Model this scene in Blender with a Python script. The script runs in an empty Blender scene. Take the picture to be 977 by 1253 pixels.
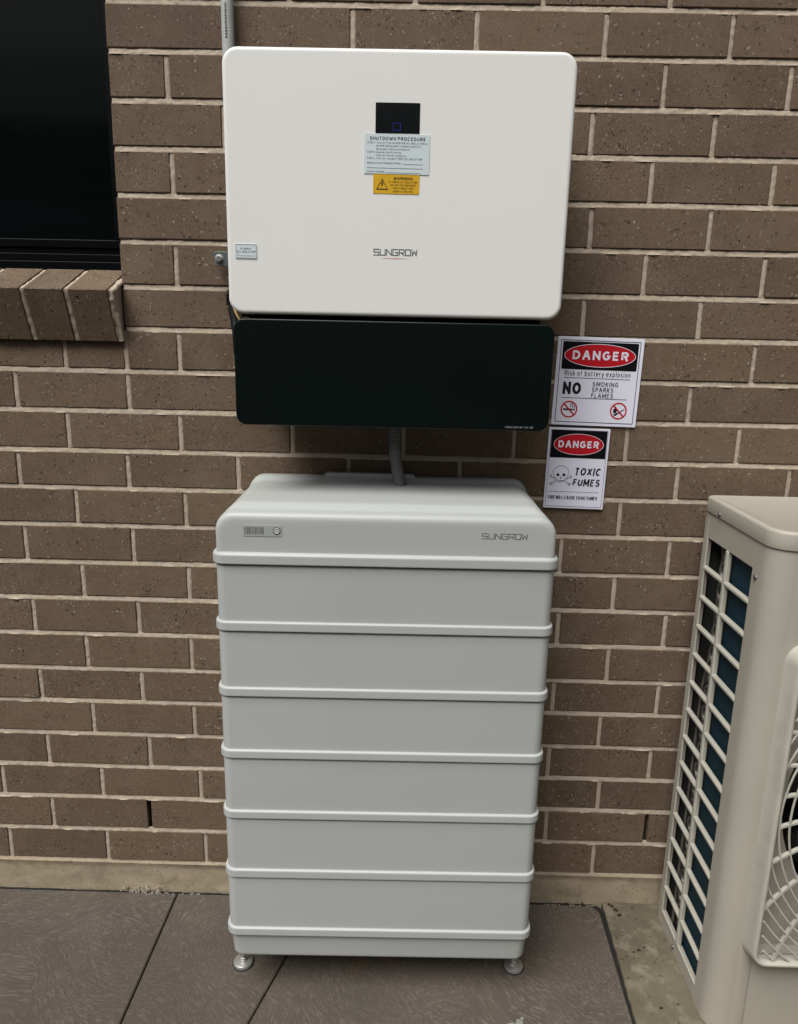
import bpy, math, random
from math import sin, cos, pi, radians
from mathutils import Vector, Matrix, noise

SC = bpy.context.scene
COL = SC.collection
random.seed(7)

# ------------------------------------------------------------------ camera
cam_d = bpy.data.cameras.new('camera')
cam = bpy.data.objects.new('camera', cam_d)
COL.objects.link(cam)
SC.camera = cam
def Rm(ax, a): return Matrix.Rotation(a, 3, ax)
R = Rm('Z', radians(0.8947613)) @ Rm('Y', radians(-1.20413928)) @ Rm('X', radians(76.50903101))
cam.matrix_world = Matrix.Translation((0.7277666, -1.5830552, 1.28740378)) @ R.to_4x4()
cam_d.sensor_fit = 'HORIZONTAL'
cam_d.sensor_width = 36.0
cam_d.lens = 905.352 / 977.0 * 36.0
cam_d.clip_start = 0.02
cam_d.clip_end = 1000.0
SC.render.resolution_x, SC.render.resolution_y = 798, 1024

# ------------------------------------------------------------------ light
SUN_EL, SUN_AZ = radians(58), radians(-33)     # azimuth measured from -Y (out of the wall) towards -X
world = bpy.data.worlds.new('World'); SC.world = world; world.use_nodes = True
wn = world.node_tree.nodes; wl = world.node_tree.links
bg = wn['Background']
sky = wn.new('ShaderNodeTexSky'); sky.sky_type = 'NISHITA'
sky.sun_disc = False; sky.sun_elevation = SUN_EL; sky.sun_rotation = radians(180 + 33)
sky.air_density = 1.0; sky.dust_density = 6.0; sky.ozone_density = 1.0
# overcast: most of the blue is taken out of the sky
hsv = wn.new('ShaderNodeHueSaturation'); hsv.inputs['Saturation'].default_value = 0.22
wl.new(sky.outputs[0], hsv.inputs['Color']); wl.new(hsv.outputs[0], bg.inputs['Color'])
bg.inputs['Strength'].default_value = 0.05
sd = bpy.data.lights.new('sun', 'SUN'); sd.energy = 2.4; sd.angle = radians(40); sd.color = (1.0, 0.985, 0.95)
sun = bpy.data.objects.new('sun', sd); COL.objects.link(sun)
sdir = Vector((sin(SUN_AZ) * cos(SUN_EL), -cos(SUN_AZ) * cos(SUN_EL), sin(SUN_EL)))
sun.rotation_euler = sdir.to_track_quat('Z', 'Y').to_euler()
SC.view_settings.view_transform = 'Standard'
SC.view_settings.look = 'None'
SC.view_settings.gamma = 1.0
SC.view_settings.exposure = 0.63
SC.cycles.max_bounces = 6

# ------------------------------------------------------------------ materials
MAT = {}
def mat(name, col, rough=0.5, spec=0.5, metal=0.0, bump=0.0, bscale=200.0, var=0.0, vscale=3.0, grime=None, coat=0.0):
    m = bpy.data.materials.new(name); m.use_nodes = True
    nt = m.node_tree; n = nt.nodes; l = nt.links
    b = n['Principled BSDF']
    b.inputs['Base Color'].default_value = (*col, 1)
    b.inputs['Roughness'].default_value = rough
    b.inputs['Specular IOR Level'].default_value = spec
    b.inputs['Metallic'].default_value = metal
    if coat: b.inputs['Coat Weight'].default_value = coat
    tc = n.new('ShaderNodeTexCoord')
    if var or grime:
        nz = n.new('ShaderNodeTexNoise'); nz.inputs['Scale'].default_value = vscale; nz.inputs['Detail'].default_value = 6
        l.new(tc.outputs['Object'], nz.inputs['Vector'])
        mx = n.new('ShaderNodeMix'); mx.data_type = 'RGBA'
        g = grime or tuple(c * (1 - var) for c in col)
        mx.inputs['A'].default_value = (*col, 1); mx.inputs['B'].default_value = (*g, 1)
        mr = n.new('ShaderNodeMapRange'); mr.inputs['From Min'].default_value = 0.42; mr.inputs['From Max'].default_value = 0.72
        l.new(nz.outputs['Fac'], mr.inputs['Value']); l.new(mr.outputs[0], mx.inputs['Factor'])
        l.new(mx.outputs['Result'], b.inputs['Base Color'])
        rr = n.new('ShaderNodeMapRange'); rr.inputs['To Min'].default_value = rough * 0.9; rr.inputs['To Max'].default_value = min(1, rough * 1.2)
        l.new(nz.outputs['Fac'], rr.inputs['Value']); l.new(rr.outputs[0], b.inputs['Roughness'])
    if bump:
        nb = n.new('ShaderNodeTexNoise'); nb.inputs['Scale'].default_value = bscale; nb.inputs['Detail'].default_value = 3
        l.new(tc.outputs['Object'], nb.inputs['Vector'])
        bm = n.new('ShaderNodeBump'); bm.inputs['Strength'].default_value = bump; bm.inputs['Distance'].default_value = 0.001
        l.new(nb.outputs['Fac'], bm.inputs['Height']); l.new(bm.outputs[0], b.inputs['Normal'])
    MAT[name] = m
    return m

mat('white_powder', (0.74, 0.74, 0.715), 0.42, 0.45, bump=0.05, bscale=900, var=0.03, vscale=2)
mat('battery_grey', (0.400, 0.416, 0.404), 0.38, 0.4, bump=0.05, bscale=900, var=0.05, vscale=2.5)
mat('cover_black', (0.0028, 0.0058, 0.0052), 0.30, 0.22, bump=0.03, bscale=700, var=0.2, vscale=3)
mat('black_plastic', (0.004, 0.004, 0.005), 0.5, 0.15)
mat('screen_black', (0.008, 0.009, 0.010), 0.12, 0.35)
mat('window_black', (0.0022, 0.0028, 0.0035), 0.30, 0.14)
mat('ink', (0.012, 0.012, 0.016), 0.5, 0.3)
mat('ink_grey', (0.05, 0.055, 0.055), 0.5, 0.3)
mat('ink_pale', (0.28, 0.31, 0.31), 0.5, 0.3)
mat('sign_white', (0.80, 0.795, 0.92), 0.35, 0.4, var=0.04, vscale=20)  # lavender tint in the colour stands in for sky reflected on gloss white
mat('sign_red', (0.50, 0.012, 0.022), 0.35, 0.4)
mat('sign_black', (0.006, 0.006, 0.008), 0.35, 0.3)
mat('label_white', (0.58, 0.66, 0.68), 0.35, 0.4)
mat('label_yellow', (0.62, 0.36, 0.015), 0.4, 0.4)
mat('logo_red', (0.60, 0.28, 0.24), 0.5, 0.3)
mat('screen_blue', (0.01, 0.02, 0.16), 0.3, 0.3)
mat('panel_grey', (0.33, 0.35, 0.345), 0.4, 0.4)
mat('pvc_grey', (0.42, 0.44, 0.43), 0.4, 0.4, var=0.12, vscale=40)
mat('flex_grey', (0.15, 0.155, 0.15), 0.5, 0.4)
mat('galv', (0.14, 0.155, 0.15), 0.45, 0.5, metal=0.6, var=0.3, vscale=60)
mat('steel', (0.55, 0.55, 0.53), 0.32, 0.5, metal=0.75)
mat('rubber', (0.02, 0.02, 0.02), 0.7, 0.3)
mat('cable_yellow', (0.35, 0.24, 0.09), 0.5, 0.4)
mat('beige', (0.375, 0.35, 0.295), 0.42, 0.4, bump=0.06, bscale=600, var=0.07, vscale=6)
mat('beige_guard', (0.42, 0.405, 0.345), 0.42, 0.4, var=0.12, vscale=30)
mat('ac_inside', (0.028, 0.029, 0.027), 0.6, 0.3, var=0.5, vscale=9)
mat('fan_black', (0.01, 0.01, 0.01), 0.5, 0.3)
mat('copper', (0.13, 0.12, 0.105), 0.4, 0.5, metal=0.3, var=0.4, vscale=40)
mat('joint_black', (0.018, 0.018, 0.016), 0.9, 0.2, bump=0.4, bscale=300, var=0.5, vscale=60)
mat('leaf_brown', (0.045, 0.028, 0.018), 0.8, 0.2, var=0.5, vscale=80)
mat('chip_grey', (0.30, 0.28, 0.24), 0.85, 0.2, var=0.4, vscale=80)
mat('splash', (0.26, 0.255, 0.24), 0.8, 0.2, var=0.4, vscale=90)
mat('dirt', (0.11, 0.085, 0.06), 0.95, 0.1, bump=0.8, bscale=40, var=0.4, vscale=5)

def window_glass():
    m = mat('pane_glass', (0.004, 0.0045, 0.005), 0.08, 0.16)
    n = m.node_tree.nodes; l = m.node_tree.links; b = n['Principled BSDF']
    tc = n.new('ShaderNodeTexCoord'); mp = n.new('ShaderNodeMapping'); mp.inputs['Scale'].default_value = (1.5, 1, 14)
    nz = n.new('ShaderNodeTexNoise'); nz.inputs['Scale'].default_value = 2.0
    l.new(tc.outputs['Object'], mp.inputs[0]); l.new(mp.outputs[0], nz.inputs['Vector'])
    mx = n.new('ShaderNodeMix'); mx.data_type = 'RGBA'
    mx.inputs['A'].default_value = (0.0018, 0.0024, 0.0022, 1); mx.inputs['B'].default_value = (0.0035, 0.0048, 0.0055, 1)
    l.new(nz.outputs['Fac'], mx.inputs['Factor']); l.new(mx.outputs['Result'], b.inputs['Base Color'])
window_glass()

def brick_mat(name='brick', base=((0.138, 0.094, 0.059), (0.098, 0.066, 0.043), (0.146, 0.104, 0.070))):
    m = bpy.data.materials.new(name); m.use_nodes = True
    nt = m.node_tree; n = nt.nodes; l = nt.links; b = n['Principled BSDF']
    b.inputs['Roughness'].default_value = 0.82; b.inputs['Specular IOR Level'].default_value = 0.25
    tc = n.new('ShaderNodeTexCoord'); oi = n.new('ShaderNodeObjectInfo')
    def noise_t(scale, detail, sc=None, rough=0.55):
        t = n.new('ShaderNodeTexNoise'); t.inputs['Scale'].default_value = scale; t.inputs['Detail'].default_value = detail
        t.inputs['Roughness'].default_value = rough
        if sc:
            mp = n.new('ShaderNodeMapping'); mp.inputs['Scale'].default_value = sc
            l.new(tc.outputs['Object'], mp.inputs[0]); l.new(mp.outputs[0], t.inputs['Vector'])
        else: l.new(tc.outputs['Object'], t.inputs['Vector'])
        return t
    def ramp(src, a, c):
        r = n.new('ShaderNodeMapRange'); r.inputs['From Min'].default_value = a; r.inputs['From Max'].default_value = c
        l.new(src, r.inputs['Value']); return r.outputs[0]
    def mix(fac, A, B, blend='MIX'):
        x = n.new('ShaderNodeMix'); x.data_type = 'RGBA'; x.blend_type = blend
        for k, v in (('A', A), ('B', B)):
            if isinstance(v, tuple): x.inputs[k].default_value = (*v, 1)
            else: l.new(v, x.inputs[k])
        if isinstance(fac, float): x.inputs['Factor'].default_value = fac
        else: l.new(fac, x.inputs['Factor'])
        return x.outputs['Result']
    def mth(op, a, c):
        x = n.new('ShaderNodeMath'); x.operation = op
        for i, v in enumerate((a, c)):
            if isinstance(v, float): x.inputs[i].default_value = v
            else: l.new(v, x.inputs[i])
        return x.outputs[0]
    big = noise_t(9, 4); med = noise_t(45, 5); fine = noise_t(420, 3, (1, 1, 0.45), 0.7)
    streak = noise_t(30, 4, (.6, 1, 5.0), .65)
    c = mix(oi.outputs['Random'], base[0], base[1])
    c = mix(mth('MULTIPLY', ramp(streak.outputs['Fac'], .48, .72), .5), c, (0.085, 0.056, 0.036))
    c = mix(ramp(big.outputs['Fac'], .45, .75), c, base[2])
    c = mix(mth('MULTIPLY', ramp(med.outputs['Fac'], .5, .7), 0.45), c, (0.088, 0.056, 0.034))
    c = mix(mth('MULTIPLY', ramp(fine.outputs['Fac'], .40, .68), 0.42), c, (0.185, 0.145, 0.104))
    # dark iron pits and pale grog flecks, irregular
    def flecks(scale, thr, keep, seed):
        mp = n.new('ShaderNodeMapping'); mp.inputs['Location'].default_value = (seed, seed * 1.7, seed * .6)
        wob = noise_t(260, 2)
        mxv = n.new('ShaderNodeMix'); mxv.data_type = 'VECTOR'; mxv.inputs['Factor'].default_value = 0.006
        l.new(tc.outputs['Object'], mxv.inputs['A']); l.new(wob.outputs['Color'], mxv.inputs['B'])
        l.new(mxv.outputs['Result'], mp.inputs[0])
        v = n.new('ShaderNodeTexVoronoi'); v.inputs['Scale'].default_value = scale
        l.new(mp.outputs[0], v.inputs['Vector'])
        s = n.new('ShaderNodeSeparateColor'); l.new(v.outputs['Color'], s.inputs[0])
        # size varies by cell
        rad = mth('MULTIPLY', s.outputs[1], thr)
        near = mth('LESS_THAN', v.outputs['Distance'], rad)
        pick = mth('LESS_THAN', s.outputs[0], keep)
        clus = ramp(noise_t(22, 2).outputs['Fac'], .32, .60)
        return mth('MULTIPLY', mth('MULTIPLY', near, pick), clus)
    dark = flecks(170., 0.55, 0.36, 3.1)
    pale = flecks(230., 0.50, 0.20, 9.7)
    c = mix(mth('MULTIPLY', dark, 0.85), c, (0.022, 0.016, 0.012))
    c = mix(mth('MULTIPLY', pale, 0.62), c, (0.40, 0.36, 0.30))
    l.new(c, b.inputs['Base Color'])
    h = mth('SUBTRACT', mth('ADD', mth('MULTIPLY', fine.outputs['Fac'], .6), mth('MULTIPLY', med.outputs['Fac'], .8)), mth('MULTIPLY', dark, 1.2))
    bm = n.new('ShaderNodeBump'); bm.inputs['Strength'].default_value = 0.55; bm.inputs['Distance'].default_value = 0.0012
    l.new(h, bm.inputs['Height']); l.new(bm.outputs[0], b.inputs['Normal'])
    MAT[name] = m
brick_mat()

def rough_mat(name, a, c2, c3, scale=14., bump=0.6, dist=0.0015, speck=(0.05, 0.04, 0.03), speck_keep=0.25, sp_scale=120.):
    """mortar / concrete: two tones, sand grain, scattered specks"""
    m = bpy.data.materials.new(name); m.use_nodes = True
    nt = m.node_tree; n = nt.nodes; l = nt.links; b = n['Principled BSDF']
    b.inputs['Roughness'].default_value = 0.9; b.inputs['Specular IOR Level'].default_value = 0.2
    tc = n.new('ShaderNodeTexCoord')
    def nz(s, d=5, r=.6):
        t = n.new('ShaderNodeTexNoise'); t.inputs['Scale'].default_value = s; t.inputs['Detail'].default_value = d; t.inputs['Roughness'].default_value = r
        l.new(tc.outputs['Object'], t.inputs['Vector']); return t.outputs['Fac']
    def rg(src, lo, hi, tmax=1.):
        r = n.new('ShaderNodeMapRange'); r.inputs['From Min'].default_value = lo; r.inputs['From Max'].default_value = hi; r.inputs['To Max'].default_value = tmax
        l.new(src, r.inputs['Value']); return r.outputs[0]
    def mix(f, A, B):
        x = n.new('ShaderNodeMix'); x.data_type = 'RGBA'
        for k, v in (('A', A), ('B', B)):
            if isinstance(v, tuple): x.inputs[k].default_value = (*v, 1)
            else: l.new(v, x.inputs[k])
        l.new(f, x.inputs['Factor']); return x.outputs['Result']
    g = nz(520, 3, .7); md = nz(scale * 5); bgn = nz(scale)
    c = mix(rg(bgn, .38, .66), a, c2)
    c = mix(rg(md, .50, .72, .7), c, c3)
    c = mix(rg(g, .52, .75, .35), c, tuple(x * .55 for x in a))
    v = n.new('ShaderNodeTexVoronoi'); v.inputs['Scale'].default_value = sp_scale; l.new(tc.outputs['Object'], v.inputs['Vector'])
    s = n.new('ShaderNodeSeparateColor'); l.new(v.outputs['Color'], s.inputs[0])
    m1 = n.new('ShaderNodeMath'); m1.operation = 'LESS_THAN'; m1.inputs[1].default_value = 0.25; l.new(v.outputs['Distance'], m1.inputs[0])
    m2 = n.new('ShaderNodeMath'); m2.operation = 'LESS_THAN'; m2.inputs[1].default_value = speck_keep; l.new(s.outputs[0], m2.inputs[0])
    m3 = n.new('ShaderNodeMath'); m3.operation = 'MULTIPLY'; l.new(m1.outputs[0], m3.inputs[0]); l.new(m2.outputs[0], m3.inputs[1])
    c = mix(rg(m3.outputs[0], 0, 1, .6), c, speck)
    l.new(c, b.inputs['Base Color'])
    ad = n.new('ShaderNodeMath'); ad.operation = 'ADD'; l.new(g, ad.inputs[0]); l.new(md, ad.inputs[1])
    bm = n.new('ShaderNodeBump'); bm.inputs['Strength'].default_value = bump; bm.inputs['Distance'].default_value = dist
    l.new(ad.outputs[0], bm.inputs['Height']); l.new(bm.outputs[0], b.inputs['Normal'])
    MAT[name] = m
rough_mat('mortar', (0.40, 0.33, 0.255), (0.45, 0.38, 0.30), (0.31, 0.25, 0.19), speck_keep=.06, sp_scale=220.)
rough_mat('footing', (0.37, 0.305, 0.215), (0.30, 0.25, 0.175), (0.19, 0.15, 0.10), scale=5., speck_keep=.22, bump=.9, sp_scale=160.)
rough_mat('pad', (0.150, 0.130, 0.090), (0.095, 0.080, 0.054), (0.25, 0.22, 0.165), scale=5.5, bump=.5, speck_keep=.08, sp_scale=70.)

def patio_mat():
    m = bpy.data.materials.new('patio'); m.use_nodes = True
    nt = m.node_tree; n = nt.nodes; l = nt.links; b = n['Principled BSDF']
    b.inputs['Roughness'].default_value = 0.7; b.inputs['Specular IOR Level'].default_value = 0.3
    tc = n.new('ShaderNodeTexCoord')
    def vm(op, a, c=None):
        x = n.new('ShaderNodeVectorMath'); x.operation = op
        for i, v in enumerate((a, c)):
            if v is None: continue
            if isinstance(v, tuple): x.inputs[i].default_value = v
            else: l.new(v, x.inputs[i])
        return x
    def mt(op, a, c=0.0, k=0.0):
        x = n.new('ShaderNodeMath'); x.operation = op
        for i, v in enumerate((a, c, k)):
            if isinstance(v, (float, int)): x.inputs[i].default_value = v
            else: l.new(v, x.inputs[i])
        return x.outputs[0]
    def nz(s, d=4, vec=None, r=.55):
        t = n.new('ShaderNodeTexNoise'); t.inputs['Scale'].default_value = s; t.inputs['Detail'].default_value = d; t.inputs['Roughness'].default_value = r
        l.new(vec or tc.outputs['Object'], t.inputs['Vector']); return t
    wob = nz(3.2, 2); w2 = nz(22, 3)
    off = vm('SCALE', vm('SUBTRACT', wob.outputs['Color'], (.5, .5, .5)).outputs[0]); off.inputs['Scale'].default_value = .20
    off2 = vm('SCALE', vm('SUBTRACT', w2.outputs['Color'], (.5, .5, .5)).outputs[0]); off2.inputs['Scale'].default_value = .007
    pos = vm('ADD', vm('ADD', tc.outputs['Object'], off.outputs[0]).outputs[0], off2.outputs[0])
    flat = vm('MULTIPLY', pos.outputs[0], (1, 1, 0)).outputs[0]
    # swept arcs: rings about the centre of each trowel sweep (voronoi cell)
    v = n.new('ShaderNodeTexVoronoi'); v.inputs['Scale'].default_value = 3.0; v.inputs['Randomness'].default_value = .9
    l.new(flat, v.inputs['Vector'])
    d = v.outputs['Distance']
    # distance in cells -> rings about 5 mm apart, broken into dashes along the arc
    cell = vm('SUBTRACT', v.outputs['Color'], (.5, .5, .5)); co = vm('SCALE', cell.outputs[0]); co.inputs['Scale'].default_value = .42
    rel = vm('ADD', vm('SUBTRACT', flat, v.outputs['Position']).outputs[0], co.outputs[0])
    ln_ = vm('LENGTH', vm('MULTIPLY', rel.outputs[0], (1, 1, 0)).outputs[0]); d = ln_.outputs['Value']
    sp = n.new('ShaderNodeSeparateXYZ'); l.new(rel.outputs[0], sp.inputs[0])
    ang = mt('ARCTAN2', sp.outputs[1], sp.outputs[0])
    cmb = n.new('ShaderNodeCombineXYZ'); l.new(mt('MULTIPLY', d, 300.), cmb.inputs[0]); l.new(mt('MULTIPLY', ang, 15.0), cmb.inputs[1])
    sc_ = n.new('ShaderNodeSeparateColor'); l.new(v.outputs['Color'], sc_.inputs[0]); l.new(mt('MULTIPLY', sc_.outputs[0], 40.), cmb.inputs[2])
    dash = nz(1.0, 3, cmb.outputs[0], .6).outputs['Fac']
    grain = nz(160, 4).outputs['Fac']; blot = nz(5, 5).outputs['Fac']
    ln = n.new('ShaderNodeMapRange'); ln.inputs['From Min'].default_value = .50; ln.inputs['From Max'].default_value = .66
    l.new(dash, ln.inputs['Value'])
    patchy = n.new('ShaderNodeMapRange'); patchy.inputs['From Min'].default_value = .35; patchy.inputs['From Max'].default_value = .65; patchy.inputs['To Min'].default_value = .45
    l.new(nz(4.5, 3).outputs['Fac'], patchy.inputs['Value'])
    amt = mt('MULTIPLY', mt('MULTIPLY', ln.outputs[0], patchy.outputs[0]), .75)
    def mix(f, A, B):
        x = n.new('ShaderNodeMix'); x.data_type = 'RGBA'
        for k, vv in (('A', A), ('B', B)):
            if isinstance(vv, tuple): x.inputs[k].default_value = (*vv, 1)
            else: l.new(vv, x.inputs[k])
        l.new(f, x.inputs['Factor']); return x.outputs['Result']
    br = n.new('ShaderNodeMapRange'); br.inputs['From Min'].default_value = .4; br.inputs['From Max'].default_value = .7; l.new(blot, br.inputs['Value'])
    c = mix(br.outputs[0], (0.072, 0.060, 0.049), (0.088, 0.071, 0.057))
    c = mix(amt, c, (0.165, 0.142, 0.120))
    gr = n.new('ShaderNodeMapRange'); gr.inputs['From Min'].default_value = .5; gr.inputs['From Max'].default_value = .75; gr.inputs['To Max'].default_value = .4; l.new(grain, gr.inputs['Value'])
    c = mix(gr.outputs[0], c, (0.042, 0.033, 0.026))
    wm = n.new('ShaderNodeMapRange'); wm.inputs['From Min'].default_value = .55; wm.inputs['From Max'].default_value = .70; wm.inputs['To Max'].default_value = .35
    l.new(nz(2.2, 6, None, .65).outputs['Fac'], wm.inputs['Value'])
    c = mix(wm.outputs[0], c, (0.115, 0.100, 0.086))
    fs = nz(700, 2).outputs['Fac']; fsr = n.new('ShaderNodeMapRange'); fsr.inputs['From Min'].default_value = .62; fsr.inputs['From Max'].default_value = .72; fsr.inputs['To Max'].default_value = .5; l.new(fs, fsr.inputs['Value'])
    c = mix(fsr.outputs[0], c, (0.19, 0.17, 0.15))
    # rusty blotch tones
    ru = n.new('ShaderNodeMapRange'); ru.inputs['From Min'].default_value = .66; ru.inputs['From Max'].default_value = .74; ru.inputs['To Max'].default_value = .3
    l.new(nz(6.5, 2).outputs['Fac'], ru.inputs['Value'])
    c = mix(ru.outputs[0], c, (0.14, 0.09, 0.04))
    l.new(c, b.inputs['Base Color'])
    h = mt('ADD', mt('MULTIPLY', dash, 1.6), mt('MULTIPLY', grain, .4))
    bm = n.new('ShaderNodeBump'); bm.inputs['Strength'].default_value = 0.7; bm.inputs['Distance'].default_value = 0.0012
    l.new(h, bm.inputs['Height']); l.new(bm.outputs[0], b.inputs['Normal'])
    MAT['patio'] = m
patio_mat()

def fin_mat():
    m = mat('coil_blue', (0.015, 0.06, 0.10), 0.6, 0.2)
    n = m.node_tree.nodes; l = m.node_tree.links; b = n['Principled BSDF']
    tc = n.new('ShaderNodeTexCoord')
    w = n.new('ShaderNodeTexWave'); w.bands_direction = 'Y'; w.inputs['Scale'].default_value = 110; w.inputs['Distortion'].default_value = .6
    l.new(tc.outputs['Object'], w.inputs['Vector'])
    nz = n.new('ShaderNodeTexNoise'); nz.inputs['Scale'].default_value = 7; l.new(tc.outputs['Object'], nz.inputs['Vector'])
    mx = n.new('ShaderNodeMix'); mx.data_type = 'RGBA'; mx.inputs['A'].default_value = (0.003, 0.018, 0.040, 1); mx.inputs['B'].default_value = (0.010, 0.052, 0.092, 1)
    l.new(w.outputs['Fac'], mx.inputs['Factor'])
    m2 = n.new('ShaderNodeMix'); m2.data_type = 'RGBA'; m2.inputs['B'].default_value = (0.006, 0.030, 0.034, 1)
    l.new(nz.outputs['Fac'], m2.inputs['Factor']); l.new(mx.outputs['Result'], m2.inputs['A']); l.new(m2.outputs['Result'], b.inputs['Base Color'])
    bm = n.new('ShaderNodeBump'); bm.inputs['Strength'].default_value = .8; bm.inputs['Distance'].default_value = .002
    l.new(w.outputs['Fac'], bm.inputs['Height']); l.new(bm.outputs[0], b.inputs['Normal'])
fin_mat()

# ------------------------------------------------------------------ mesh helpers
def rr(w, h, r, n=6, cx=0., cy=0.):
    """rounded rectangle outline, counter-clockwise, centred on cx, cy"""
    r = min(r, w / 2 - 1e-5, h / 2 - 1e-5); pts = []
    for (sx, sy, a0) in ((1, -1, -pi / 2), (1, 1, 0), (-1, 1, pi / 2), (-1, -1, pi)):
        for i in range(n + 1):
            a = a0 + (pi / 2) * i / n
            pts.append((cx + sx * (w / 2 - r) + r * cos(a), cy + sy * (h / 2 - r) + r * sin(a)))
    return pts

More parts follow.
